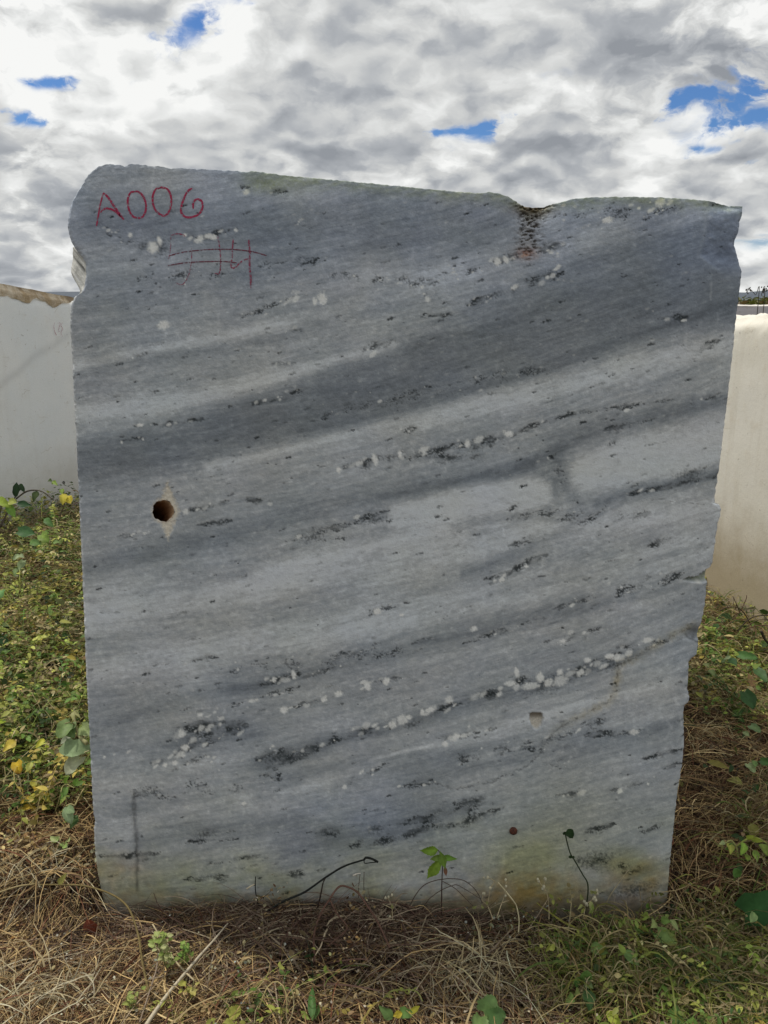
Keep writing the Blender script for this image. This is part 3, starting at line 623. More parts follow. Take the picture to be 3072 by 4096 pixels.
    # wide gentle undulation of the sawn face and grain
    disp += 0.0018*fbm(U/400, V/400, 3, 81) + 0.0007*fbm(U/45, V/30, 4, 82) + 0.0003*fbm(U/9, V/9, 2, 83)
    rough_top = np.exp(-(np.maximum(dt, 0)/40)**2); disp += 0.002*rough_top*np.abs(fbm(U/40, V/25, 3, 84))
    return np.clip(rgb, 0.008, 0.9), disp

def face_world(U, V, depth):
    """photo pixel -> point on the plane y = YB, then pushed straight back by depth (m)"""
    cp, sp = math.cos(PITCH), math.sin(PITCH)
    a = (U-1536)/FPX; b = (2048-V)/FPX
    dx = a; dy = cp+b*sp; dz = -sp+b*cp
    t = YB/dy
    return np.stack([dx*t, YB+depth, EYE+dz*t], -1)

rgb, disp = marble(U, Vv)
# round the arris: the last centimetre falls back a little
eu = np.minimum(np.arange(NU), np.arange(NU)[::-1])[None, :]; ev = np.arange(NV)[:, None]
edist = np.minimum(eu, ev).astype(float)
topf = np.where((Vv < 980) & (ev < 8), .2, 1.0)
disp = disp + 0.0045*topf*np.exp(-(edist/2.2)**2)*(0.8+0.9*np.abs(fbm(U/30, Vv/30, 2, 91)))
XYZ = face_world(U, Vv, disp)
# pull the true back-projected position: keep the silhouette where it was drawn
idx = np.arange(NU*NV).reshape(NV, NU)
quads = np.stack([idx[:-1, :-1], idx[1:, :-1], idx[1:, 1:], idx[:-1, 1:]], -1)
HX, HY, HR = 652.0, 2044.0, 43.0
cu = (U[:-1, :-1]+U[1:, 1:])/2; cv = (Vv[:-1, :-1]+Vv[1:, 1:])/2
keep = np.hypot(cu-HX, cv-HY) > HR
# snap rim vertices onto the circle
rr = np.hypot(U-HX, Vv-HY)
snap = (rr > HR-3.6) & (rr < HR+3.0)
ang = np.arctan2(Vv-HY, U-HX)
rimr = HR + 1.8*np.sin(ang*5+1) + 1.2*np.sin(ang*11)
U2 = np.where(snap, HX+rimr*np.cos(ang), U); V2 = np.where(snap, HY+rimr*np.sin(ang), Vv)
XYZ = face_world(U2, V2, disp)
front_faces = quads[keep]
block = empty('marble_block', (0.0, YB+0.5, 0.0), 'huge upright grey veined marble block numbered in red, filling the middle of the yard', 'stone block')
M_FACE = stone_attr_mat()
# --- sides, top and back: rings marching backwards from the boundary
loop_idx = np.concatenate([idx[0, :], idx[1:, -1], idx[-1, -2::-1], idx[-2:0:-1, 0]])
LU = U.ravel()[loop_idx]; LV = Vv.ravel()[loop_idx]
step = 2
base_ring = XYZ.reshape(-1, 3)[loop_idx]
cx = base_ring[:, 0].mean(); cz = 0.85
depths = [0.006, 0.012, 0.02, 0.03, 0.042, 0.056, 0.074, 0.10, 0.17, 0.27, 0.40, 0.60, 0.85, 1.10, 1.32, 1.40, 1.43]
nL = len(loop_idx); ringV = []; ringC = []
par = np.arange(nL)/nL
c_rim = rgb.reshape(-1, 3)[loop_idx]
isleft = (LU < 1000) & (LV > 740)
# smooth, notch-free outline for the body behind the face
def smooth_loop(a, k):
    ker = np.hanning(2*k+1); ker /= ker.sum()
    ext = np.concatenate([a[-k:], a, a[:k]]); return np.convolve(ext, ker, 'valid')
sx = smooth_loop(base_ring[:, 0], 60); sz = smooth_loop(base_ring[:, 2], 60)
notchL = sst(LV, 1000, 1060)*sst(-LV, -1195, -1150)*(LU < 500)*(LV > 900)
for k, dp in enumerate(depths):
    f = sst(np.array(dp), 0.004, 0.09)
    x = base_ring[:, 0]*(1-f) + sx*f; z = base_ring[:, 2]*(1-f) + sz*f
    # broken, quarried side surfaces
    s1 = fbm(par*46, np.full(nL, dp*20.0), 4, 101); s2 = fbm(par*240, np.full(nL, dp*170.0), 3, 102)
    rad = np.stack([x-cx, z-cz], -1); rl = np.hypot(rad[:, 0], rad[:, 1])+1e-6; rad /= rl[:, None]
    amt = -0.010*f + (0.022*f*s1*min(1, dp*8) + 0.004*s2*min(1, dp*6))*(1-notchL)
    side_cap = np.where((LU < 500) & (LV > 760), 0.0028*math.exp(-((dp-0.010)/0.014)**2), 0)   # worn left arris catching light
    s3 = fbm(LV/20, np.full(nL, dp*75.0)+LU*.02, 4, 103)
    amt = amt + 0.0018*s3*min(1, dp*25)*(1-notchL) + side_cap + notchL*0.050*float(sst(np.array(dp), .006, .03)*(1-sst(np.array(dp), .12, .3)))
    if dp > 1.25: amt = amt - (dp-1.25)*0.25
    x = x + rad[:, 0]*amt; z = z + rad[:, 1]*amt
    ringV.append(np.stack([x, base_ring[:, 1]*(1-float(sst(np.array(dp), .1, .5))) + YB*float(sst(np.array(dp), .1, .5)) + dp + 0.004*s2*min(1, dp*5), z], -1))
    cc = np.array([0.40, 0.40, 0.38])*(1+.35*s1[:, None]+.35*s2[:, None])
    topm = (LV < 900)[:, None]
    cc = np.where(topm, cc*np.array([.60, .58, .48]), cc)*(1+notchL[:, None]*(.45+1.8*s3[:, None]+.9*s2[:, None]))
    ringC.append(np.clip(cc, .05, .8))
allV = [XYZ.reshape(-1, 3)] + ringV; allC = [rgb.reshape(-1, 3)] + ringC
n0 = NU*NV
sideF = []
prev = loop_idx
for k in range(len(depths)):
    cur = n0 + k*nL + np.arange(nL)
    a = prev; b = np.roll(prev, -1); c = np.roll(cur, -1); d = cur
    sideF.append(np.stack([a, b, c, d], -1)); prev = cur
backc = n0 + len(depths)*nL
allV.append(np.array([[cx, YB+1.44, cz]])); allC.append(np.array([[.35, .35, .34]]))
tri = np.stack([prev, np.roll(prev, -1), np.full(nL, backc)], -1)
F4 = np.concatenate([front_faces.reshape(-1, 4)] + sideF)
body = mesh_np('stone_body', np.concatenate(allV), [F4[:, ::1], tri], M_FACE, block, np.concatenate(allC))
# --- drilled hole lining
hc = face_world(np.array([HX]), np.array([HY]), np.array([0.0]))[0]
hr = np.linalg.norm(face_world(np.array([HX+HR]), np.array([HY]), np.array([0.0]))[0]-hc)
def drill_hole():
    n = 64; V = []; C = []
    an = np.arange(n)*2*np.pi/n
    rim = HR + 1.8*np.sin(-an*5+1) + 1.2*np.sin(-an*11)
    ds = [0.0015, 0.008, 0.02, 0.04, 0.065, 0.095, 0.13, 0.17]
    for i, dp in enumerate(ds):
        w = face_world(HX+(HR+1.2)*np.cos(an), HY+(HR+1.2)*np.sin(an), np.full(n, 0.0))
        c = w.mean(0); k = 1 + 0.03*fbm(an*3, np.full(n, dp*60), 3, 7)*(i > 0) + (0.02 if i == 0 else 0)
        p = c + (w-c)*k[:, None]; p[:, 1] = YB+dp
        p[:, 0] -= 0.58*dp; p[:, 2] -= 0.44*dp
        V.append(p)
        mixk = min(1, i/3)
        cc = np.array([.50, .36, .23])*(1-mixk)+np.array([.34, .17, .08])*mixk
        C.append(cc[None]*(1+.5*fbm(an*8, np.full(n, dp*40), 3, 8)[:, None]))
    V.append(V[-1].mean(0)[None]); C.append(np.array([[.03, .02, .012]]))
    F = []
    for i in range(len(ds)-1):
        a = i*n+np.arange(n); b = i*n+(np.arange(n)+1) % n
        F.append(np.stack([a, b, b+n, a+n], -1))
    F = np.concatenate(F); last = (len(ds)-1)*n
    T = np.stack([last+np.arange(n), last+(np.arange(n)+1) % n, np.full(n, len(ds)*n)], -1)
    o = mesh_np('drill_hole', np.concatenate(V), [F, T], M_FACE, block, np.clip(np.concatenate(C), .01, .6))
    o['label'] = 'round drilled hole with rusty brown lining and pale bruised rim'
drill_hole()

# --- red wax-crayon writing: thin deposits lying on the stone surface
def crayon_mat(name, col, gaps):
    m, t, b = mat_base(name)
    tc = t.new('ShaderNodeTexCoord'); o = tc.outputs['Object']
    n = t.noise(o, 240, 3, 0.7); n2 = t.noise(o, 1100, 2, .6)
    a = t.smooth(t.math('ADD', t.math('MULTIPLY', n, .7), t.math('MULTIPLY', n2, .3)), gaps-.05, gaps+.06)
    c = t.mix(n2, col+(1,), tuple(x*.45 for x in col)+(1,))
    t.l.new(c, b.inputs['Base Color']); b.inputs['Roughness'].default_value = .55
    t.l.new(a, b.inputs['Alpha'])
    return m
def face_depth(px, py):
    # nearest grid vertex's inward displacement
    j = np.clip(((py-cT[0, 1])/(3760-cT[0, 1])*(NV-1)).astype(int), 0, NV-1)
    return np.interp(0, [0], [0])
flatU = U[::4, ::4].ravel(); flatV = Vv[::4, ::4].ravel(); flatD = disp[::4, ::4].ravel()
def depth_at(px, py):
    out = np.empty(len(px))
    for i, (a, b) in enumerate(zip(px, py)):
        k = np.argmin((flatU-a)**2+(flatV-b)**2); out[i] = flatD[k]
    return out
def stroke(name, pts, w, mat, parent, label=None, wj=.25, lift=0.0006, fw=face_world, dep=depth_at):
    pts = np.array(pts, float)
    # catmull-rom smoothing
    P_ = np.vstack([2*pts[0]-pts[1], pts, 2*pts[-1]-pts[-2]]); o = []
    for i in range(1, len(P_)-2):
        p0, p1, p2, p3 = P_[i-1:i+3]; n = max(4, int(np.hypot(*(p2-p1))/4))
        for k in range(n):
            t = k/n; o.append(.5*((2*p1)+(-p0+p2)*t+(2*p0-5*p1+4*p2-p3)*t*t+(-p0+3*p1-3*p2+p3)*t**3))
    o.append(pts[-1]); o = np.array(o)
    d = np.gradient(o, axis=0); L = np.hypot(d[:, 0], d[:, 1])+1e-6; nr = np.stack([-d[:, 1]/L, d[:, 0]/L], -1)
    n = len(o); ww = w*(1+wj*fbm(np.arange(n)/5., np.zeros(n)+pts[0, 0], 3, 3))*np.minimum(1, .5+np.minimum(np.arange(n), n-1-np.arange(n))/6)
    rows = []
    for s_ in (-.5, 0, .5):
        q = o + nr*(ww*s_)[:, None] ; dpt = dep(q[:, 0], q[:, 1])-lift
        rows.append(fw(q[:, 0], q[:, 1], dpt))
    Vx = np.concatenate(rows); i = np.arange(n-1)
    F = np.concatenate([np.stack([i, i+1, i+1+n, i+n], -1), np.stack([i+n, i+1+n, i+1+2*n, i+2*n], -1)])
    ob = mesh_np(name, Vx, F, mat, parent)
    if label: ob['label'] = label
    return ob
def join_strokes(name, strokes, mat, parent, label, **kw):
    obs = [stroke('tmp', p, w, mat, None, **kw) for p, w in strokes]
    Vs, Fs, off = [], [], 0
    for ob in obs:
        me = ob.data; v_ = np.empty(len(me.vertices)*3, np.float32); me.vertices.foreach_get('co', v_)
        f_ = np.empty(len(me.polygons)*4, np.int32); me.polygons.foreach_get('vertices', f_)
        Vs.append(v_.reshape(-1, 3)); Fs.append(f_.reshape(-1, 4)+off); off += len(me.vertices)
        bpy.data.objects.remove(ob); bpy.data.meshes.remove(me)
    o = mesh_np(name, np.concatenate(Vs), np.concatenate(Fs), mat, parent); o['label'] = label
    return o
RED = crayon_mat('red_crayon', (0.60, 0.015, 0.11), 0.45)
REDF = crayon_mat('faint_red_crayon', (0.48, 0.04, 0.13), 0.49)
REDD = crayon_mat('dark_red_crayon', (0.24, 0.02, 0.06), 0.46)
def z1(x, y): return (200+x*1050/1659, 600+y*1050/1659)
def zz(l): return [z1(*p) for p in l]
join_strokes('red_number', [(zz([(294, 482), (305, 420), (320, 340), (338, 270)]), 6), (zz([(338, 270), (372, 305), (405, 355), (440, 405), (466, 440)]), 9),
    (zz([(320, 395), (345, 372), (380, 372), (420, 392), (450, 425)]), 8),
    (zz([(545, 262), (510, 270), (492, 310), (495, 360), (515, 410), (545, 428), (580, 425), (603, 390), (605, 340), (590, 295), (560, 265), (530, 262)]), 8),
    (zz([(700, 238), (668, 250), (650, 290), (652, 345), (675, 390), (715, 415), (745, 400), (765, 350), (765, 295), (745, 250), (710, 237), (680, 240)]), 8),
    (zz([(900, 240), (870, 262), (845, 310), (830, 360), (832, 400), (860, 424), (905, 422), (945, 400), (965, 360), (955, 320), (925, 312), (905, 335), (905, 372)]), 8.5)],
    RED, block, 'red crayon number A006')
join_strokes('struck_out_digit', [(zz([(1060, 540), (1075, 640), (1078, 720), (1070, 780), (1040, 778)]), 5), (zz([(1158, 565), (1152, 650), (1146, 735), (1165, 745), (1210, 705), (1258, 685)]), 6.5),
    (zz([(1256, 565), (1262, 650), (1262, 740), (1268, 800), (1270, 872)]), 8)], REDF, block, 'faint red crayon digits crossed out with two lines')
join_strokes('struck_out_digit', [(zz([(765, 530), (762, 620), (750, 690)]), 3), (zz([(768, 540), (800, 530), (840, 535), (855, 548)]), 5), (zz([(895, 620), (895, 700), (880, 780), (850, 840), (820, 850), (795, 835)]), 3.5)],
    REDF, block, 'faintest red crayon digit at the left end of the crossed out number')
join_strokes('strike_line', [(zz([(755, 668), (830, 648), (920, 636), (1020, 628), (1120, 628), (1200, 632), (1290, 645), (1370, 668)]), 4.5),
    (zz([(735, 732), (830, 716), (920, 708), (1020, 705), (1100, 705), (1180, 712)]), 4.5)], REDD, block, 'two dark red crayon lines through the lower number')

# --- the brown lump stuck on the lower face
def lump():
    c = face_world(np.array([2053.]), np.array([3322.]), np.array([0.]))[0]
    r = 0.010; V = []; F = []; n, m_ = 22, 14
    for i in range(m_+1):
        th = math.pi*i/m_
        for j in range(n):
            ph = 2*math.pi*j/n
            k = 1+.16*float(fbm(np.array([math.cos(ph)*2+5]), np.array([th*2+math.sin(ph)]), 3, 5)[0])
            V.append((c[0]+r*k*math.sin(th)*math.cos(ph), c[1]-0.002-r*.55*k*math.cos(th)*1.0, c[2]+r*k*math.sin(th)*math.sin(ph)*1.05))
    for i in range(m_):
        for j in range(n): F.append((i*n+j, i*n+(j+1) % n, (i+1)*n+(j+1) % n, (i+1)*n+j))
    m = rough_stone_mat('brown_mud', (.05, .014, .008), (.13, .04, .02), (.02, .01, .008), 160, .8, .6, .002)
    o = mesh_np('mud_lump', np.array(V), np.array(F), m)
    tag(o, 'small round reddish brown lump stuck low on the grey marble face', 'lump')
lump()

# ------------------------------------------------------------------ neighbouring blocks
def slab(name, A, B, depth, hfun, mat, label, cat, rough=0.012, dirn=None, seed=1, top_mat=None, tip=.02):
    """upright block: A->B is the foot of the visible face (world xy), extruded by depth away from the viewer"""
    A = np.array(A, float); B = np.array(B, float); L = np.linalg.norm(B-A); e = (B-A)/L
    nrm = np.array([-e[1], e[0]]) if dirn is None else np.array(dirn)   # pointing away
    nu, nvv, nd = 90, 70, 40
    root = empty(name, (A[0], A[1], 0), label, cat)
    # face
    def face(s, t):   # s along, t up (0..1)
        h = hfun(s*L)
        z = -0.1 + t*(h+0.1)
        p = A[None, :] + e[None, :]*(s*L)[:, None]
        d = 0.004*fbm(s*L*3, z*3, 4, seed) + rough*np.abs(fbm(s*L*6, z*9, 4, seed+3))*sst(t, .90, 1.0)*2.5
        d = d + tip*sst(t, .965, 1.0) + 0.010*sst(-s, -.012, 0) + 0.010*sst(s, .988, 1.0)
        return np.stack([p[:, 0]+nrm[0]*d, p[:, 1]+nrm[1]*d, z], -1)
    s, t = np.meshgrid(np.linspace(0, 1, nu), np.linspace(0, 1, nvv)**.8)
    Vf = face(s.ravel(), t.ravel())
    id_ = np.arange(nu*nvv).reshape(nvv, nu)
    Ff = np.stack([id_[:-1, :-1], id_[:-1, 1:], id_[1:, 1:], id_[1:, :-1]], -1).reshape(-1, 4)
    edge = np.concatenate([id_[:, 0], id_[-1, 1:], id_[-2::-1, -1]])   # up left side, across top, down right
    base = Vf[edge]; rings = []; n = len(edge)
    for k, dp in enumerate(np.linspace(0.02, depth, nd)):
        pr = np.arange(n)/n
        j = rough*2*fbm(pr*40, np.full(n, dp*5), 4, seed+9)
        r = base.copy(); r[:, 0] += nrm[0]*dp; r[:, 1] += nrm[1]*dp
        top = sst(r[:, 2], .8, 1.3)
        r[:, 2] += j*top; r[:, 0] += e[0]*j*(1-top); r[:, 1] += e[1]*j*(1-top)
        rings.append(r)
    Vs = np.concatenate([base]+rings)
    Fs = []
    for k in range(nd):
        i = np.arange(n-1); Fs.append(np.stack([k*n+i, k*n+i+1, (k+1)*n+i+1, (k+1)*n+i], -1))
    back = Vf.copy(); back[:, 0] += nrm[0]*depth; back[:, 1] += nrm[1]*depth
    mesh_np('sawn_face', Vf, Ff, mat, root)
    Fs = np.concatenate(Fs); off = len(Vs)
    mesh_np('rough_body', np.concatenate([Vs, back]), [Fs, Ff[:, ::-1]+off], top_mat or mat, root)
    return root

def pale_stone(name, a, b, stain, stain_lo, vein=None, saw=None):
    m, t, bs = mat_base(name)
    tc = t.new('ShaderNodeTexCoord'); o = tc.outputs['Object']
    n1 = t.noise(o, 1.6, 6, 0.6); n2 = t.noise(o, 9, 6, 0.65); n3 = t.noise(o, 160, 3, .6)
    c = t.mix(t.smooth(n1, .35, .65), a+(1,), b+(1,))
    c = t.mix(t.math('MULTIPLY', t.smooth(n2, .5, .72), .35), c, stain+(1,))
    sp = t.new('ShaderNodeSeparateXYZ'); t.l.new(o, sp.inputs[0])
    low = t.math('SUBTRACT', 1.0, t.smooth(t.math('ADD', sp.outputs[2], t.math('MULTIPLY', n2, .35)), .30, .80))
    c = t.mix(t.math('MULTIPLY', low, .85), c, stain_lo+(1,))
    if vein:
        # one faint diagonal grey vein
        vx, k, z0, wd = vein
        line = t.math('SUBTRACT', sp.outputs[2], t.math('MULTIPLY_ADD', sp.outputs[0] if vx == 'x' else sp.outputs[1], k, z0))
        line = t.math('ADD', line, t.math('MULTIPLY_ADD', n1, .12, -.06))
        vm = t.math('EXPONENT', t.math('MULTIPLY', t.math('POWER', t.math('DIVIDE', line, wd), 2.0), -1.0))
        c = t.mix(t.math('MULTIPLY', vm, .17), c, (0.16, .17, .17, 1))
    mp2 = t.new('ShaderNodeMapping'); mp2.inputs['Scale'].default_value = (7, 7, .6); t.l.new(o, mp2.inputs[0])
    rain = t.noise(mp2.outputs[0], 2.0, 6, .6)
    c = t.mix(t.math('MULTIPLY', t.smooth(rain, .5, .72), .13), c, stain_lo+(1,))
    sp_ = t.noise(o, 38, 3, .7); c = t.mix(t.math('MULTIPLY', t.smooth(sp_, .66, .74), .45), c, (.20, .17, .13, 1))
    mp3 = t.new('ShaderNodeMapping'); mp3.inputs['Scale'].default_value = (1, 1, 3.5); mp3.inputs['Rotation'].default_value = (.35, 0, 0); t.l.new(o, mp3.inputs[0])
    ve = t.new('ShaderNodeTexVoronoi'); ve.feature = 'DISTANCE_TO_EDGE'; ve.inputs['Scale'].default_value = 2.6
    t.l.new(t.vmath('ADD', mp3.outputs[0], t.vmath('SCALE', t.noise(o, 5, 4, .6, out=1), .35)), ve.inputs['Vector'])
    ck = t.math('MULTIPLY', t.math('SUBTRACT', 1.0, t.smooth(ve.outputs['Distance'], 0.0, .012)), t.smooth(n2, .53, .62))
    c = t.mix(t.math('MULTIPLY', ck, .55), c, (.26, .21, .14, 1))
    c = t.vmath('SCALE', c, t.math('MULTIPLY_ADD', n3, .3, .85))
    t.l.new(c, bs.inputs['Base Color']); bs.inputs['Roughness'].default_value = .75
    h = t.math('ADD', t.math('MULTIPLY', n3, .4), n2)
    if saw:
        wv = t.new('ShaderNodeTexWave'); wv.wave_type = 'BANDS'; wv.bands_direction = 'DIAGONAL'
        mp = t.new('ShaderNodeMapping'); mp.inputs['Rotation'].default_value = saw
        t.l.new(o, mp.inputs[0]); t.l.new(mp.outputs[0], wv.inputs[0]); wv.inputs['Scale'].default_value = 14; wv.inputs['Distortion'].default_value = 5
        wv.inputs['Detail'].default_value = 4; wv.inputs['Detail Scale'].default_value = 2
        h = t.math('ADD', h, t.math('MULTIPLY', wv.outputs[1], .05))
    bump(t, bs, h, .30, .006)
    return m
M_LB = pale_stone('pale_grey_marble', (.77, .81, .83), (.82, .84, .84), (.72, .72, .69), (.56, .55, .50), ('y', 0.36, 0.48, .03))
M_LBT = rough_stone_mat('tan_broken_crust', (.40, .30, .18), (.62, .54, .42), (.13, .09, .06), 13, .85, .9, .02)
M_RB = pale_stone('cream_marble', (.74, .715, .63), (.79, .77, .70), (.66, .59, .46), (.36, .29, .17), None, (0, .3, .9))
M_BB = pale_stone('far_shaded_marble', (.48, .46, .50), (.54, .52, .54), (.44, .42, .42), (.44, .42, .40))  # shade on the front face is put into this colour
M_BT = rough_stone_mat('far_lit_top', (.62, .60, .55), (.72, .70, .66), (.5, .46, .4), 4, .85, .4, .01)  # paler copy for the top, its brightness painted as sunlight

# left neighbour: its face recedes to the right; A near (outside the frame) -> B behind the big block
pa = W(0, 2048, 5.10); pb = W(290, 2048, 5.85)
dA = np.array([pa[0], 5.10]); dB = np.array([pb[0], 5.85]); e = (dB-dA)/np.linalg.norm(dB-dA)
A = dA - e*1.3; Bp = dB + e*0.75
hz = lambda px, py, Y: W(px, py, Y)[2]
hA = hz(0, 1112, 5.10); hB = hz(290, 1174, 5.85); LAB = np.linalg.norm(dB-dA)
def h_left(s):
    k = (s-1.3)/LAB
    return hA + (hB-hA)*k + 0.006*fbm(np.asarray(s)*5, np.asarray(s)*0, 3, 4)
lb = slab('pale_marble_block', A, Bp, 1.3, h_left, M_LB, 'pale grey-white marble block with tan broken top edge at the left margin', 'stone block', rough=.012, dirn=(-e[1], e[0]), seed=21, top_mat=M_LBT, tip=.06)
def strip_on(name, root, A, e, nrm, s0, s1, zfun0, zfun1, mat, seed, off=.004):
    n, m_ = 80, 14; s = np.linspace(s0, s1, n); V = []
    for j in range(m_):
        k = j/(m_-1); z = zfun0(s)*(1-k)+zfun1(s)*k
        d = -.0026 - .0035*np.abs(fbm(s*22, z*22, 4, seed))*sst(k, 0, .3) + .022*sst(z-zfun1(s), -.055, 0)
        V.append(np.stack([A[0]+e[0]*s+nrm[0]*d, A[1]+e[1]*s+nrm[1]*d, z], -1))
    id_ = np.arange(n*m_).reshape(m_, n); F = np.stack([id_[:-1, :-1], id_[:-1, 1:], id_[1:, 1:], id_[1:, :-1]], -1).reshape(-1, 4)
    o = mesh_np(name, np.concatenate(V), F, mat, root); return o
nl = np.array([-e[1], e[0]])
low_edge = lambda s: h_left(s) - 0.105 - 0.09*fbm(s*3.6, s*0+2, 5, 8) + 0.05*(np.clip((s-1.3)/LAB, 0, 1.3))
strip_on('broken_crust', lb, A, e, nl, 0, np.linalg.norm(Bp-A), low_edge, lambda s: h_left(s)+.004, M_LBT, 31)
# faint red number on it
def lb_world(U_, V_, dpt):
    out = []
    for a_, b_ in zip(U_, V_):
        d = ray(a_, b_)[:2]
        # intersect view ray (xy) with line A + e s
        M2 = np.array([[d[0], -e[0]], [d[1], -e[1]]]); t_, s_ = np.linalg.solve(M2, A)
        r3 = ray(a_, b_); out.append([r3[0]*t_ - nl[0]*.006, r3[1]*t_ - nl[1]*.006, EYE + r3[2]*t_])
    return np.array(out)
def z2(l): return [(p[0]*400/843, 1050+p[1]*400/843) for p in l]
join_strokes('red_number', [(z2([(455, 505), (448, 540), (458, 590), (472, 618)]), 1.8), (z2([(478, 512), (500, 512), (490, 560), (488, 585)]), 1.8), (z2([(520, 508), (508, 530), (522, 560), (508, 590), (522, 625)]), 1.8), (z2([(455, 585), (475, 615)]), 1.8), (z2([(482, 580), (500, 581)]), 2.2)],
             REDF, lb, 'faint red crayon number', fw=lb_world, dep=lambda a, b: np.zeros(len(a)))

# right neighbour: cream block whose face recedes to the left
qa = W(2830, 2300, 4.15); qb = W(3072, 2300, 3.62)
dA2 = np.array([qa[0], 4.15]); dB2 = np.array([qb[0], 3.62]); e2 = (dB2-dA2)/np.linalg.norm(dB2-dA2)
A2 = dA2 - e2*0.9; B2 = dB2 + e2*1.0; L2_ = np.linalg.norm(dB2-dA2)
h0 = hz(2955, 1250, 3.93); h1 = hz(3072, 1222, 3.62)
def h_right(s):
    k = np.clip((np.asarray(s)-0.9)/L2_, -2, 3)
    return h0 + (h1-h0)*np.clip((k-.5)/.5, -1.2, 1.2)*.9 + .004*fbm(np.asarray(s)*9, np.asarray(s)*0, 3, 6)
n2_ = np.array([-e2[1], e2[0]])
if n2_[0] < 0: n2_ = -n2_
rb = slab('cream_marble_block', A2, B2, 1.4, h_right, M_RB, 'tall cream marble block with rounded chipped top at the right margin', 'stone block', rough=.02, dirn=n2_, seed=33, tip=.05)

# a third block far behind on the right
def far_block():
    Y = 11.0
    p0 = W(2700, 1222, Y); p1 = W(3072, 1219, Y)
    A3 = np.array([p0[0]-.3, Y]); B3 = np.array([p1[0]+1.2, Y])
    slab('low_marble_block', A3, B3, 2.0, lambda s: hz(2960, 1224, Y)+0*np.asarray(s)+.006*fbm(np.asarray(s)*4, np.asarray(s)*0, 3, 3), M_BB,
         'shaded grey block with a white top edge, behind the cream block', 'stone block', rough=.01, dirn=(0, 1), seed=44, top_mat=M_BT, tip=.0)
far_block()

# ------------------------------------------------------------------ distance: hills and scrub
def hills():
    n = 260; az = np.linspace(-math.pi*.62, math.pi*.62, n)
    m, t, b = mat_base('distant_scrub_hill')
    tc = t.new('ShaderNodeTexCoord'); nn = t.noise(tc.outputs['Object'], .02, 8, .6)
    t.l.new(t.mix(nn, (.045, .06, .085, 1), (.10, .12, .15, 1)), b.inputs['Base Color']); b.inputs['Roughness'].default_value = 1
    V = []
    rows = [(1500, -1.0), (1620, .25), (1760, .7), (1950, 1.0), (2200, .6), (2500, -.3)]
    h = 18 + 9*fbm(az*9, az*0+1, 5, 12) + 5*np.exp(-((az-.455)/.03)**2)
    for (R, k) in rows:
        z = np.where(k < 0, -3, h*k*(1+.25*fbm(az*22, np.full(n, R*.01), 4, 13)))
        V.append(np.stack([np.sin(az)*R, np.cos(az)*R, z], -1))
    id_ = np.arange(n*len(rows)).reshape(len(rows), n)
    F = np.stack([id_[:-1, :-1], id_[:-1, 1:], id_[1:, 1:], id_[1:, :-1]], -1).reshape(-1, 4)
    o = mesh_np('hills', np.concatenate(V), F, m); tag(o, kind='structure')
hills()

# leaf-clump scatter: many small faces
def leafcloud(centers, size, cols, rng, flat=.5):
    n = len(centers)
    a = rng.normal(size=(n, 3)); a[:, 2] *= flat; a /= np.linalg.norm(a, axis=1)[:, None]+1e-6
    b = np.cross(a, rng.normal(size=(n, 3))); b /= np.linalg.norm(b, axis=1)[:, None]+1e-6
    s = size if np.ndim(size) else np.full(n, size)
    p0 = centers - a*s[:, None]; p1 = centers + b*(s*.42)[:, None]; p2 = centers + a*s[:, None]; p3 = centers - b*(s*.42)[:, None]
    V = np.stack([p0, p1, p2, p3], 1).reshape(-1, 3)
    F = np.arange(4*n).reshape(-1, 4)
    C = np.repeat(cols, 4, axis=0)
    return V, F, C
def treeline():
    rng = np.random.default_rng(3)
    cs = []; cl = []
    for k in range(420):
        az = rng.uniform(-.95, .95); R = rng.uniform(85, 150)
        if -.60 < az < -.28: continue
        x, y = math.sin(az)*R, math.cos(az)*R; w = rng.uniform(1.4, 3.4); h = rng.uniform(.85, 1.35)
        n = 170
        q = rng.normal(size=(n, 3)); q /= np.linalg.norm(q, axis=1)[:, None]; q *= rng.uniform(.55, 1.05, (n, 1))
        q = q*np.array([w, w, h]) + np.array([x, y, h*.55]); cs.append(q)
        base = np.array([.085, .095, .018])*rng.uniform(.6, 1.3) if rng.random() < .75 else np.array([.14, .10, .04])
        cl.append(base*rng.uniform(.6, 1.3, (n, 1)))
    c = np.concatenate(cs); k = np.concatenate(cl)
    c[:, 2] = np.maximum(c[:, 2], -.2)
    V, F, C = leafcloud(c, rng.uniform(.18, .42, len(c)), k, rng)
    o = mesh_np('scrub_belt', V, F, M_LEAF, None, C, smooth=False); tag(o, kind='stuff', label='belt of olive green scrub along the horizon')
treeline()

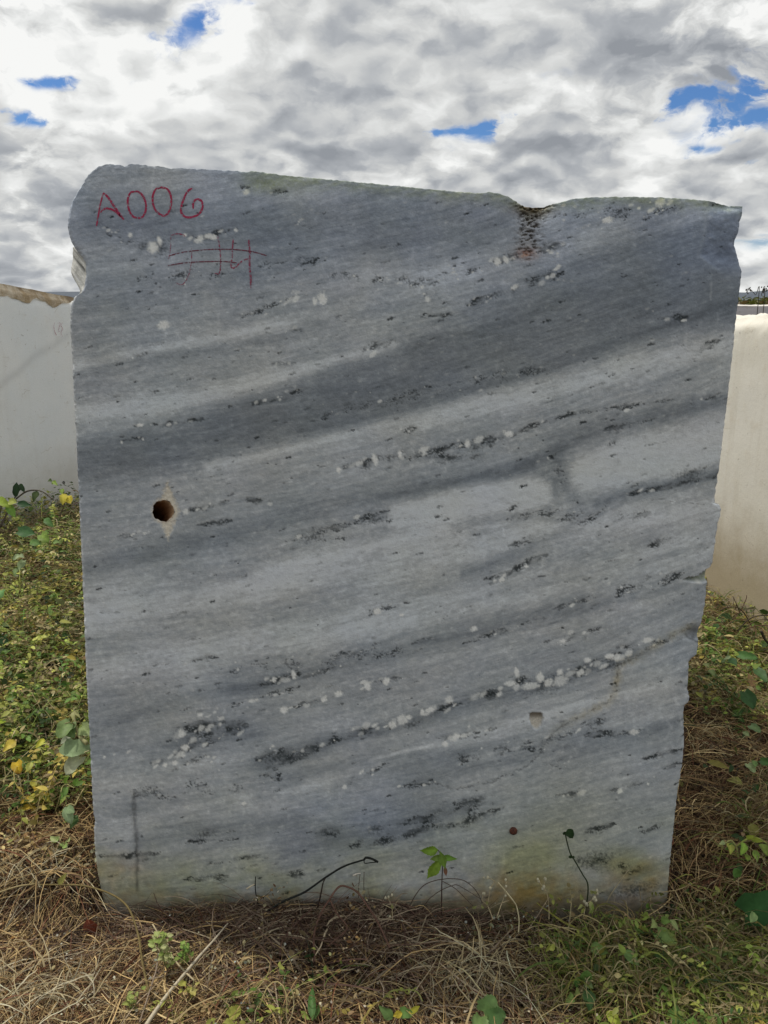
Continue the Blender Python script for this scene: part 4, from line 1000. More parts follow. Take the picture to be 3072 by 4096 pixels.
# ------------------------------------------------------------------ vegetation generators
def ribbons(base, yaw, L, arch, curl, width, cols, rng, K=7, tilt=0.0, zjit=0.01):
    """N curved flat strips; base (N,3)"""
    n = len(base); t = np.linspace(0, 1, K)[None, :]
    L = np.broadcast_to(L, (n,))[:, None]; yaw = np.asarray(yaw)[:, None]; curl = np.asarray(curl)[:, None]
    arch = np.broadcast_to(arch, (n,))[:, None]; tilt = np.broadcast_to(tilt, (n,))[:, None]
    th = yaw + curl*(t-.5) + np.cumsum(rng.normal(0, .10, (n, K)), axis=1)
    dx = np.cos(th)*L/(K-1); dy = np.sin(th)*L/(K-1)
    width = width*np.exp(rng.normal(0, .38, n))
    x = base[:, :1] + np.cumsum(dx, 1) - dx[:, :1]; y = base[:, 1:2] + np.cumsum(dy, 1) - dy[:, :1]
    z = base[:, 2:3] + arch*4*t*(1-t) + tilt*L*t + np.cumsum(rng.normal(0, zjit, (n, K)), axis=1)*.25
    P_ = np.stack([x, y, z], -1)
    T = np.gradient(P_, axis=1); T /= np.linalg.norm(T, axis=2)[..., None]+1e-9
    up = rng.normal(size=(n, 1, 3))*.6 + np.array([0, -.35, .9]); Sd = np.cross(T, up); Sd /= np.linalg.norm(Sd, axis=2)[..., None]+1e-9
    w = np.broadcast_to(width, (n,))[:, None]*(1-.55*t**2)*.5
    A_ = P_ + Sd*w[..., None]; B_ = P_ - Sd*w[..., None]
    V = np.stack([A_, B_], 2).reshape(-1, 3)            # n,K,2
    i = (np.arange(n)[:, None]*K*2 + np.arange(K-1)[None]*2).ravel()
    F = np.stack([i, i+1, i+3, i+2], -1)
    C = np.repeat(cols, K*2, axis=0)
    return V, F, C
def leaves6(c, yaw, pitch_, size, ratio, cols, rng, fold=.25):
    """N small ovate leaves: 8 verts, 6 quads-ish"""
    n = len(c)
    a = np.stack([np.cos(yaw)*np.cos(pitch_), np.sin(yaw)*np.cos(pitch_), np.sin(pitch_)], -1)
    s = np.cross(a, np.array([0, 0, 1.0])+rng.normal(0, .5, (n, 3))); s /= np.linalg.norm(s, axis=1)[:, None]+1e-6
    nn = np.cross(s, a)
    L = np.broadcast_to(size, (n,))[:, None]; Wd = L*np.broadcast_to(ratio, (n,))[:, None]
    pts = []
    prof = [(0, 0), (.22, .42), (.5, .5), (.78, .30), (1, 0)]
    for tt, ww in prof:
        m_ = c + a*L*tt - nn*L*(.22*tt*tt)
        if ww == 0: pts.append(m_)
        else: pts += [m_ + s*Wd*ww + nn*Wd*ww*fold, m_, m_ - s*Wd*ww + nn*Wd*ww*fold]
    V = np.stack(pts, 1).reshape(-1, 3); m = len(pts)
    o = (np.arange(n)*m)[:, None]
    # idx: 0 base; 1,2,3; 4,5,6; 7,8,9; 10 tip
    Q = np.array([[1, 2, 5, 4], [2, 3, 6, 5], [4, 5, 8, 7], [5, 6, 9, 8]]); T_ = np.array([[0, 2, 1], [0, 3, 2], [7, 8, 10], [8, 9, 10]])
    F4_ = (o[:, :, None] + Q[None]).reshape(-1, 4); F3_ = (o[:, :, None] + T_[None]).reshape(-1, 3)
    return V, [F4_, F3_], np.repeat(cols, m, axis=0)
def palette(rng, n, cols, wts, var=.25):
    k = rng.choice(len(cols), n, p=np.array(wts)/sum(wts)); c = np.array(cols)[k]
    return np.clip(c*(1+rng.normal(0, var, (n, 1))), .006, .75)
STRAW = [(.34, .24, .11), (.21, .13, .062), (.105, .058, .030), (.045, .024, .014), (.43, .33, .17), (.13, .05, .026)]
GREENS = [(.10, .15, .030), (.17, .20, .040), (.25, .25, .06), (.05, .09, .025), (.31, .27, .06)]
TAN = [(.34, .28, .13), (.24, .20, .09), (.42, .36, .20), (.17, .11, .055)]

# where plants grow: seen wedge of the yard
def sample_view(n, rng, x0, x1, y0, y1, z=0.0, jitter=True, power=1.0):
    """points on the ground uniformly over the seen foreground (density falls with distance like a real uneven mat)"""
    px = rng.uniform(x0, x1, n); py = rng.uniform(y0, y1, n)
    a = (px-1536)/FPX; b = (2048-py)/FPX; cp, sp = math.cos(PITCH), math.sin(PITCH)
    dy = cp+b*sp; dz = -sp+b*cp; t = (z-EYE)/dz
    return a*t, dy*t, px, py
def in_block(x, y, m=0.0):
    return (x > -0.715-m) & (x < 0.715+m) & (y > YB-.005-m) & (y < YB+1.45+m)

def zone_green(x, y):
    """0 = straw, 1 = green growth"""
    px, py = to_px(x, y, 0*x)
    g = .12 + .50*fbm(x*3.1+3, y*3.1, 3, 55)
    Z = [(2850, 3800, 330, 170, .75), (3000, 4000, 260, 200, .7), (2350, 3950, 260, 130, .5), (150, 2900, 200, 160, .7), (60, 3150, 200, 120, .5), (150, 2150, 300, 250, .45), (200, 2600, 320, 260, .55),
         (2950, 2700, 200, 260, .75), (3000, 3400, 130, 120, .4), (1300, 4080, 400, 60, .4), (650, 4080, 200, 80, .2),
         (2800, 3150, 130, 180, -.8), (1300, 3750, 700, 120, -.7), (300, 3850, 400, 220, -.25), (250, 3400, 200, 90, -.4), (1900, 3850, 220, 120, -.6)]
    for (cx_, cy_, sx_, sy_, am) in Z: g = g + am*np.exp(-((px-cx_)/sx_)**2-((py-cy_)/sy_)**2)
    return np.clip(g, 0, 1)

def build_mat():
    rng = np.random.default_rng(17)
    parts = []
    def add(x, y, n_layer, Lr, wr, archr, zr, pal, wts, bright=1.0, curls=.9, tilt=(0, 0), K=7):
        ok = ~in_block(x, y, .004) & (y > .4); x = x[ok]; y = y[ok]; n = len(x)
        near = np.exp(-((y-YB)/.14)**2)*(y < YB+.02)
        z = heap(x, y) + rng.uniform(zr[0], zr[1], n)*(1-near*(.25+.55*sst(np.abs(x+.22), .30, .45)))
        L = rng.uniform(*Lr, n); yaw = rng.uniform(0, 2*np.pi, n)
        # strips never run into the stone: keep them in front
        c = palette(rng, n, pal, wts, .28)*bright
        V, F, C = ribbons(np.stack([x, y, z], -1), yaw, L, rng.uniform(*archr, n), rng.normal(0, curls, n), rng.uniform(*wr, n), c, rng, K=K, tilt=rng.uniform(tilt[0], tilt[1], n))
        V3 = V.reshape(n, -1, 3)
        inside = (in_block(V3[..., 0], V3[..., 1], .0)).any(1)
        keepm = ~inside
        V3 = V3[keepm]; C = C.reshape(n, -1, 3)[keepm]; m_ = len(V3); kk = V3.shape[1]
        i = (np.arange(m_)[:, None]*kk + np.arange(kk//2-1)[None]*2).ravel()
        F = np.stack([i, i+1, i+3, i+2], -1)
        parts.append((V3.reshape(-1, 3), F, C.reshape(-1, 3)))
    # foreground mat (front of block), colour darkened as shade below the top straws
    x, y, px, py = sample_view(24000, rng, -250, 3320, 3480, 4350)
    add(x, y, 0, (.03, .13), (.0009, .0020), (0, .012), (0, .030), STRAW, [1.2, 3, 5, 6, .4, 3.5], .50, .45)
    # upper, paler straws with sunlight put into their colour; more at the left and bottom, fewer in the shaded bed by the stone
    x, y, px, py = sample_view(13000, rng, -250, 3320, 3600, 4350)
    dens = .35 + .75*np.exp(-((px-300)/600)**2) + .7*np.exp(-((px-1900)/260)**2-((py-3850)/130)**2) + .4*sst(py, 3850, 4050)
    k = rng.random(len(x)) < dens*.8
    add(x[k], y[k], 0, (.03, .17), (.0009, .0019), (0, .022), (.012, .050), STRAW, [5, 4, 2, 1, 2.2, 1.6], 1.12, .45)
    # side wedges: lower straws darkened as shade, upper ones brightened as lit
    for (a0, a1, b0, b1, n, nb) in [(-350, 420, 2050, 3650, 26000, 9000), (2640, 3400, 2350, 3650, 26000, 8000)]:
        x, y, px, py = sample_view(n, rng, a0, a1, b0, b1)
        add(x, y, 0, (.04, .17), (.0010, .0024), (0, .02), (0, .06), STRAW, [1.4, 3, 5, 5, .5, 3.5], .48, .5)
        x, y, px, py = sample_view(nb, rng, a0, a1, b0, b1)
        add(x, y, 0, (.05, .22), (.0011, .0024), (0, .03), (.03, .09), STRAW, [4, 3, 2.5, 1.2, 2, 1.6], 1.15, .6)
    # straight dead twigs lying every way
    TW = [(.24, .18, .13), (.33, .26, .18), (.15, .095, .065), (.10, .055, .04), (.40, .33, .22)]
    x, y, px, py = sample_view(4200, rng, -250, 3320, 3540, 4350)
    add(x, y, 0, (.03, .20), (.0011, .0027), (-.004, .008), (.015, .050), TW, [3, 3, 2.5, 1.5, 2.2], .95, .18, tilt=(-.12, .12), K=5)
    x, y, px, py = sample_view(3600, rng, 500, 1900, 3560, 3860)
    add(x, y, 0, (.03, .15), (.0010, .0022), (-.004, .008), (.015, .050), TW, [3, 2, 3, 2, .8], .95, .15, tilt=(-.12, .15), K=5)
    x, y, px, py = sample_view(3600, rng, -250, 900, 3300, 4350)
    add(x, y, 0, (.03, .16), (.0010, .0022), (-.004, .01), (.02, .055), STRAW, [4, 3, 1.5, .8, 3, 1], 1.25, .30, tilt=(-.12, .15), K=5)  # left front straws brightened in colour as if sunlit
    x, y, px, py = sample_view(3000, rng, 2640, 3400, 2600, 3700)
    add(x, y, 0, (.04, .20), (.0011, .0026), (-.004, .008), (.02, .06), TW, [3, 2, 3, 3, .8], .9, .2, tilt=(-.12, .12), K=5)
    # the dark brushwood heaped against the stone
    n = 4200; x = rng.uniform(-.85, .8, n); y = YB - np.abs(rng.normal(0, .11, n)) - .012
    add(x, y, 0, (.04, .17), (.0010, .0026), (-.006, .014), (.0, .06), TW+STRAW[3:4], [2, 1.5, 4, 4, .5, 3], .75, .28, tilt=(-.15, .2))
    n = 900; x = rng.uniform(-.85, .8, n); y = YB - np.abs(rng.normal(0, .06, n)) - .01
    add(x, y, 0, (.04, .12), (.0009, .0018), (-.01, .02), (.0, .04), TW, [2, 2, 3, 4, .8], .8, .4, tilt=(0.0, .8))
    # cover behind and beside, so that the yard goes on
    def outside(x, y):
        px, py = to_px(x, y, 0*x); return ~((px > -330) & (px < 3380) & ((px < 430) | (px > 2630) | (y < 1.85)) & (py < 4340) & (y < 5.5))
    n = 46000; x = rng.uniform(-4.2, 4.2, n); y = .7 + 7.5*rng.random(n)**1.3; k = outside(x, y); x, y = x[k], y[k]
    add(x, y, 0, (.06, .26), (.0018, .0042), (0, .03), (0, .08), STRAW, [4, 4, 3, 1.5, 2, 2], 1.05, .6, K=5)
    n = 34000; x = rng.uniform(-9, 9, n); y = rng.uniform(1.9, 16, n)
    add(x, y, 0, (.10, .35), (.003, .006), (0, .06), (0, .10), STRAW, [3, 3, 3, 2, 2, 1], .9, K=5)
    V = np.concatenate([p[0] for p in parts]); C = np.concatenate([p[2] for p in parts])
    Fs = []; off = 0
    for p in parts: Fs.append(p[1]+off); off += len(p[0])
    o = mesh_np('dry_grass', V, np.concatenate(Fs), M_STRAW, None, C)
    tag(o, kind='stuff', label='matted dry grass, straw and dead stems covering the yard')
build_mat()

def build_cover():
    """low creeping growth: small leaves on thin runners"""
    rng = np.random.default_rng(29)
    Vs, F4s, F3s, Cs = [], [], [], []; off = 0
    def put(V, F, C):
        nonlocal off
        Vs.append(V); Cs.append(C)
        if isinstance(F, list): F4s.append(F[0]+off); F3s.append(F[1]+off)
        else: F4s.append(F+off)
        off += len(V)
    def scatter(n, x0, x1, y0, y1, sz, pal, wts, zr, thr, ratio=(.35, .6), inv=False, clump=0):
        x, y, px, py = sample_view(n, rng, x0, x1, y0, y1)
        g = zone_green(x, y); k = (rng.random(n) < (sst(g, thr, thr+.35) if not inv else 1-.6*g)) & ~in_block(x, y, .012)
        x, y = x[k], y[k]; m = len(x)
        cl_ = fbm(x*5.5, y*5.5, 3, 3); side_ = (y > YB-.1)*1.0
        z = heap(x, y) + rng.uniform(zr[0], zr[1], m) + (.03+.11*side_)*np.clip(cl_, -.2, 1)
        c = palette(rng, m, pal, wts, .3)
        # patches share a hue; raised clumps lighter, hollows darker, as shade in the colour
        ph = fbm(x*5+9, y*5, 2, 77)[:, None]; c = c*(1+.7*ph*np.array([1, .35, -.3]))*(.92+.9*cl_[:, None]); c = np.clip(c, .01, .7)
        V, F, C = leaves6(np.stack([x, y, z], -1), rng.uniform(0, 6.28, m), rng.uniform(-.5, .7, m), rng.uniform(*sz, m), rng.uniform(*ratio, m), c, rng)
        bad = None
        put(V, F, C)
    # fine foliage at left and right
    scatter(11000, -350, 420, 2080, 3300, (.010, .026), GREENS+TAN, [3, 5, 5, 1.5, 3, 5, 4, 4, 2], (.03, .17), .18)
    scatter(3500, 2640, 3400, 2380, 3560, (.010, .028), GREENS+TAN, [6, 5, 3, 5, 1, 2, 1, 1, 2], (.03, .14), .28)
    scatter(5000, -250, 3320, 3620, 4300, (.006, .015), GREENS+TAN, [4, 5, 5, 2, 2, 3, 3, 2, 2], (.02, .085), .30)
    scatter(9000, -250, 3320, 3560, 4300, (.006, .016), TAN+STRAW[:4], [3, 3, 3, 3, 2, 2, 3, 3], (.01, .05), .2, inv=True)
    scatter(9000, -350, 420, 2900, 3600, (.007, .020), TAN+STRAW[:4], [3, 3, 3, 3, 2, 2, 3, 3], (.01, .06), .2, inv=True)
    scatter(6000, 2640, 3400, 2400, 3640, (.007, .020), TAN+STRAW[:4], [3, 3, 3, 3, 2, 2, 3, 3], (.01, .06), .2, inv=True)
    # medium leaves among it
    scatter(1500, -350, 420, 2080, 3300, (.03, .055), GREENS, [5, 5, 3, 5, 2], (.06, .17), .25, (.5, .75))
    scatter(1300, 2640, 3400, 2380, 3560, (.03, .06), GREENS, [6, 4, 2, 6, 1], (.04, .14), .35, (.5, .75))
    scatter(900, -250, 3320, 3720, 4300, (.018, .038), GREENS, [6, 5, 3, 5, 3], (.03, .09), .42, (.5, .75))
    # pale dried seed heads / tiny buds
    scatter(4000, -350, 420, 2500, 3500, (.005, .010), [(.42, .38, .22), (.36, .33, .2), (.46, .42, .28)], [1, 1, 1], (.06, .16), .15, (.6, .9))
    scatter(900, -250, 3320, 3620, 4300, (.004, .008), [(.40, .35, .24), (.46, .41, .32)], [1, 1], (.03, .08), .1, (.6, .9), inv=True)
    # leafy ground behind
    n = 26000; x = rng.uniform(-4.2, 4.2, n); y = .7 + 7.5*rng.random(n)**1.3; px, py = to_px(x, y, 0*x)
    k = ~in_block(x, y, .02) & ~((px > -330) & (px < 3380) & ((px < 430) | (px > 2630) | (y < 1.85)) & (py < 4340) & (y < 5.5)) & (fbm(x*1.7, y*1.7, 3, 8) > -.08); x, y = x[k], y[k]; m = len(x)
    c = palette(rng, m, GREENS+TAN, [5, 5, 3, 4, 2, 2, 2, 2, 2], .3)
    put(*leaves6(np.stack([x, y, heap(x, y)+rng.uniform(.02, .13, m)], -1), rng.uniform(0, 6.28, m), rng.uniform(-.4, .6, m), rng.uniform(.012, .04, m), rng.uniform(.4, .7, m), c, rng))
    n = 14000; x = rng.uniform(-9, 9, n); y = rng.uniform(2.2, 16, n); k = ~in_block(x, y, .02); x, y = x[k], y[k]; m = len(x)
    c = palette(rng, m, GREENS+TAN, [5, 5, 3, 4, 2, 2, 2, 2, 2], .3)
    put(*leaves6(np.stack([x, y, heap(x, y)+rng.uniform(.02, .16, m)], -1), rng.uniform(0, 6.28, m), rng.uniform(-.4, .6, m), rng.uniform(.03, .07, m), rng.uniform(.4, .7, m), c, rng))
    # thin green-tan runners
    def runners(n, x0, x1, y0, y1, L, w, zr, pal, wts, thr):
        x, y, px, py = sample_view(n, rng, x0, x1, y0, y1); g = zone_green(x, y); k = (rng.random(n) < sst(g, thr, thr+.3)) & ~in_block(x, y, .07); x, y = x[k], y[k]; m = len(x)
        V, F, C = ribbons(np.stack([x, y, heap(x, y)+rng.uniform(*zr, m)], -1), rng.uniform(0, 6.28, m), rng.uniform(*L, m), rng.uniform(0, .05, m), rng.normal(0, 1.8, m), rng.uniform(*w, m), palette(rng, m, pal, wts, .25), rng, K=9)
        V3 = V.reshape(m, -1, 3); kp = ~in_block(V3[..., 0], V3[..., 1], .0).any(1); V3 = V3[kp]; C = C.reshape(m, -1, 3)[kp]; mm, kk = V3.shape[:2]
        i = (np.arange(mm)[:, None]*kk + np.arange(kk//2-1)[None]*2).ravel(); put(V3.reshape(-1, 3), np.stack([i, i+1, i+3, i+2], -1), C.reshape(-1, 3))
    runners(3000, -350, 420, 2080, 3400, (.08, .3), (.0015, .003), (.04, .14), TAN+GREENS[1:3], [3, 3, 2, 2, 2, 2], .15)
    runners(3500, 2640, 3400, 2400, 3600, (.06, .22), (.0015, .003), (.04, .14), TAN+GREENS[:3], [3, 3, 2, 2, 2, 2, 2], .2)
    runners(4200, -250, 3320, 3640, 4300, (.05, .2), (.0012, .0024), (.03, .08), TAN+GREENS[:3], [3, 3, 2, 2, 2, 2, 2], .28)
    def vines(n, x0, x1, y0, y1, L, lsz, arch, pal, wts, thr, z0=.02, curl=1.2, ratio=(.4, .65), lp=.6):
        x, y, px, py = sample_view(n, rng, x0, x1, y0, y1); g = zone_green(x, y); k = (rng.random(n) < sst(g, thr, thr+.3)) & ~in_block(x, y, .05); x, y = x[k], y[k]; m = len(x)
        K = 11; cc = palette(rng, m, pal, wts, .28)
        V, F, C = ribbons(np.stack([x, y, heap(x, y)+rng.uniform(z0, z0+.03, m)], -1), rng.uniform(0, 6.28, m), rng.uniform(*L, m), rng.uniform(*arch, m), rng.normal(0, curl, m), rng.uniform(.0013, .0026, m), cc*.8+.02, rng, K=K, tilt=rng.uniform(-.05, .5, m))
        V3 = V.reshape(m, K, 2, 3); kp = ~in_block(V3[..., 0], V3[..., 1], .006).any((1, 2)); V3 = V3[kp]; cc = cc[kp]; mm = len(V3)
        C3 = np.repeat(cc*.8+.02, K*2, axis=0); i = (np.arange(mm)[:, None]*K*2 + np.arange(K-1)[None]*2).ravel()
        put(V3.reshape(-1, 3), np.stack([i, i+1, i+3, i+2], -1), C3)
        P_ = V3.mean(2); T = np.gradient(P_, axis=1); ya = np.arctan2(T[..., 1], T[..., 0])
        for sgn in (-1, 1):
            sel = rng.random((mm, K)) < lp; sel[:, 0] = False
            pp = P_[sel]; yy = ya[sel] + sgn*rng.uniform(.5, 1.4, sel.sum()); q = len(pp)
            size = rng.uniform(*lsz, q)*np.repeat(rng.uniform(.6, 1.5, mm), K).reshape(mm, K)[sel]
            col_ = np.repeat(cc, K, axis=0).reshape(mm, K, 3)[sel]*(1+rng.normal(0, .16, (q, 1)))
            put(*leaves6(pp, yy, rng.uniform(-.5, .6, q), size, rng.uniform(*ratio, q), np.clip(col_, .008, .7), rng))
    VG = [(.085, .15, .028), (.15, .20, .04), (.26, .28, .065), (.035, .075, .018), (.30, .24, .06), (.29, .245, .12), (.20, .15, .075)]
    vines(1500, -350, 420, 2080, 3350, (.10, .34), (.009, .021), (.01, .11), VG, [5, 6, 5, 3, 3, 5, 3], .0, lp=.75)
    VB = [tuple(min(.6, q*1.45) for q in c_) for c_ in VG]
    vines(560, -350, 420, 2080, 3250, (.14, .30), (.010, .024), (.02, .11), VB, [4, 7, 7, 1, 2, 3, 2], .0, z0=.09, lp=.75)
    vines(260, 2640, 3400, 2420, 3000, (.10, .24), (.010, .024), (.02, .09), VB, [6, 6, 4, 2, 1, 2, 1], .1, z0=.05, lp=.6)
    vines(170, 1900, 3320, 3680, 4300, (.06, .18), (.007, .018), (.01, .04), VB, [4, 7, 7, 1, 1, 2, 1], .15, z0=.035, lp=.5)
    vines(900, 2640, 3400, 2420, 3560, (.08, .26), (.010, .024), (.01, .08), VG, [6, 4, 3, 5, 1, 3, 4], .2, lp=.55)
    vines(950, 1700, 3320, 3640, 4300, (.05, .20), (.006, .016), (.005, .035), VG, [5, 6, 6, 3, 1, 4, 3], .18, lp=.45)
    vines(600, -250, 1800, 3820, 4300, (.05, .16), (.007, .015), (.005, .03), VG, [4, 4, 5, 2, 3, 5, 4], .2, lp=.45)
    runners(3000, 1700, 3320, 3640, 4300, (.05, .17), (.0011, .0022), (.03, .07), TAN+GREENS[:3]+STRAW[:1], [3, 3, 3, 2, 2, 4, 3, 2], .1)
    runners(2600, 2640, 3400, 2400, 3600, (.06, .2), (.0012, .0024), (.04, .12), TAN+GREENS[2:3]+STRAW[:1], [4, 3, 3, 2, 1, 3], .1)
    runners(2200, -350, 420, 2080, 3400, (.07, .24), (.0013, .0026), (.05, .16), TAN+GREENS[2:3]+STRAW[:1], [4, 3, 4, 1, 2, 3], .0)
    o = mesh_np('creeping_weeds', np.concatenate(Vs), [np.concatenate(F4s), np.concatenate(F3s)], M_LEAF, None, np.concatenate(Cs))
    tag(o, kind='stuff', label='low tangled creeping weeds with small green and tan leaves')
build_cover()

# ------------------------------------------------------------------ individual plants, stems and leaves
def spline(pts, n=8):
    pts = np.array(pts, float); P_ = np.vstack([2*pts[0]-pts[1], pts, 2*pts[-1]-pts[-2]]); o = []
    for i in range(1, len(P_)-2):
        p0, p1, p2, p3 = P_[i-1:i+3]
        for k in range(n):
            t = k/n; o.append(.5*((2*p1)+(-p0+p2)*t+(2*p0-5*p1+4*p2-p3)*t*t+(-p0+3*p1-3*p2+p3)*t**3))
    o.append(pts[-1]); return np.array(o)
def tube(pts, r0, r1, col, sides=6, knob=.12, seed=0):
    p = np.array(pts, float); n = len(p); T = np.gradient(p, axis=0); T /= np.linalg.norm(T, axis=1)[:, None]+1e-9
    ref = np.array([.3, .2, .93]); A_ = np.cross(T, ref); bad = np.linalg.norm(A_, axis=1) < .1
    A_[bad] = np.cross(T[bad], np.array([1., 0, 0])); A_ /= np.linalg.norm(A_, axis=1)[:, None]; B_ = np.cross(T, A_)
    r = np.linspace(r0, r1, n)*(1+knob*fbm(np.arange(n)*.6, np.full(n, seed+.5), 2, 3))
    an = np.arange(sides)*2*np.pi/sides
    V = p[:, None] + (A_[:, None]*np.cos(an)[None, :, None] + B_[:, None]*np.sin(an)[None, :, None])*r[:, None, None]
    V = V.reshape(-1, 3); i = np.arange(n-1)[:, None]*sides; j = np.arange(sides)[None]; jn = (j+1) % sides
    F = np.stack([i+j, i+jn, i+sides+jn, i+sides+j], -1).reshape(-1, 4)
    C = np.tile(np.array(col), (len(V), 1))*(1+.25*fbm(np.arange(len(V))*.05, np.full(len(V), seed), 3, 4))[:, None]
    caps = [np.array([list(range(sides))[::-1]]), np.array([list((n-1)*sides+np.arange(sides))])]
    return V, F, C, caps
def merge(parts):
    Vs, F4s, Fn, Cs, off = [], [], [], [], 0
    for V, F, C, caps in parts:
        Vs.append(V); Cs.append(C); F4s.append(F+off); Fn += [c+off for c in caps]; off += len(V)
    return np.concatenate(Vs), [np.concatenate(F4s)]+([np.concatenate(Fn)] if Fn and len(set(c.shape[1] for c in Fn)) == 1 else Fn), np.concatenate(Cs)
def leaf_geo(base, direction, up, L, Wd, col, fold=.25, droop=.25, shape='ovate', seed=0, curl=0.0, serr=0.0, col2=None):
    a = np.array(direction, float); a /= np.linalg.norm(a); s = np.cross(a, np.array(up, float)); s /= np.linalg.norm(s)+1e-9; nn = np.cross(s, a)
    n = 14; rows = []; cols = []
    for i in range(n+1):
        t = i/n
        if shape == 'ovate': w = math.sin(math.pi*min(1, t**.75))**.9*(1-.15*t)
        elif shape == 'heart': w = (max(0, 1-((t-.28)/.72)**2)**.62 if t > .28 else (.62+.38*t/.28))
        elif shape == 'lance': w = math.sin(math.pi*t**.85)**1.3
        else: w = math.sin(math.pi*t)**.5
        w = max(w, .02)*(1+serr*(.5 if i % 2 else -.5))*(1+.10*math.sin(t*9+seed))
        c = np.array(base) + a*L*t - nn*L*droop*t*t + s*L*curl*t*t
        if shape == 'heart' and t < .28: back = -.16*L*(1-t/.28)
        else: back = 0
        for j, q in enumerate((-1, -.5, 0, .5, 1)):
            p = c + s*Wd*.5*w*q + nn*Wd*.5*w*(abs(q)**1.3)*fold + nn*.05*Wd*math.sin(t*8+q*3+seed)*abs(q) + a*back*abs(q)
            rows.append(p)
            k = 1+.12*math.sin(seed+t*5+q*2) + (.22 if q == 0 else 0)
            cc = np.array(col)*k
            if col2 is not None: m_ = min(1, max(0, (abs(q)*.6+t*.8-.7)*1.5)); cc = cc*(1-m_)+np.array(col2)*m_
            cols.append(cc)
    V = np.array(rows); id_ = np.arange((n+1)*5).reshape(n+1, 5)
    F = np.stack([id_[:-1, :-1], id_[:-1, 1:], id_[1:, 1:], id_[1:, :-1]], -1).reshape(-1, 4)
    return V, F, np.clip(np.array(cols), .005, .8), []

def plant(name, root, label, cat, stems, leaves, group=None, buds=None):
    """stems: (points, r0, r1, colour); leaves: dict args for leaf_geo; root = ground point"""
    e_ = empty(name, root, label, cat, group)
    if stems:
        for i, (p, a_, b_, c_) in enumerate(stems):
            V, F, C = merge([tube(spline(p, 6), a_, b_, c_, 6, .15, i)]); mesh_np('stem', V, F, M_STEM, e_, np.clip(C, .005, .8))
    for i, lf in enumerate(leaves):
        V, F, C, _ = leaf_geo(seed=i*1.7, **lf); mesh_np('leaf', V, F, M_LEAF, e_, C)
    if buds:
        rng = np.random.default_rng(len(buds)); pts = []
        for (c, r, col) in buds:
            k = 10; V = []; Fq = []
            for a_ in range(6):
                th = math.pi*a_/5
                for b_ in range(k):
                    ph = 2*math.pi*b_/k; V.append(np.array(c)+r*np.array([math.sin(th)*math.cos(ph), math.sin(th)*math.sin(ph), 1.3*math.cos(th)])*(1+.25*rng.normal()*.5))
            for a_ in range(5):
                for b_ in range(k): Fq.append((a_*k+b_, a_*k+(b_+1) % k, (a_+1)*k+(b_+1) % k, (a_+1)*k+b_))
            mesh_np('flower_bud', np.array(V), np.array(Fq), M_LEAF, e_, np.tile(np.array(col), (len(V), 1)))
    return e_
Yf = YB-.03
def WP(pts, Y=None):
    return [W(p[0], p[1], (Y if len(p) < 3 else p[2])) for p in pts]
def cz8(x, y): return (800+x*900/1659, 3200+y*900/1659)       # crop helpers
def cz15(x, y): return (1500+x*900/1659, 3200+y*900/1659)
def cz0(x, y): return (x*900/1659, 3200+y*900/1659)
def cz21(x, y): return (2172+x*900/1659, 3200+y*900/1659)
def L3(f, pts, Y): return [W(*f(*p), Y if np.ndim(Y) == 0 else Y[i]) for i, p in enumerate(pts)]
DK = (.014, .016, .014); BR = (.10, .055, .035); GRN = (.16, .26, .03); DGRN = (.025, .055, .02); TN = (.40, .33, .20); PALE = (.55, .48, .34)

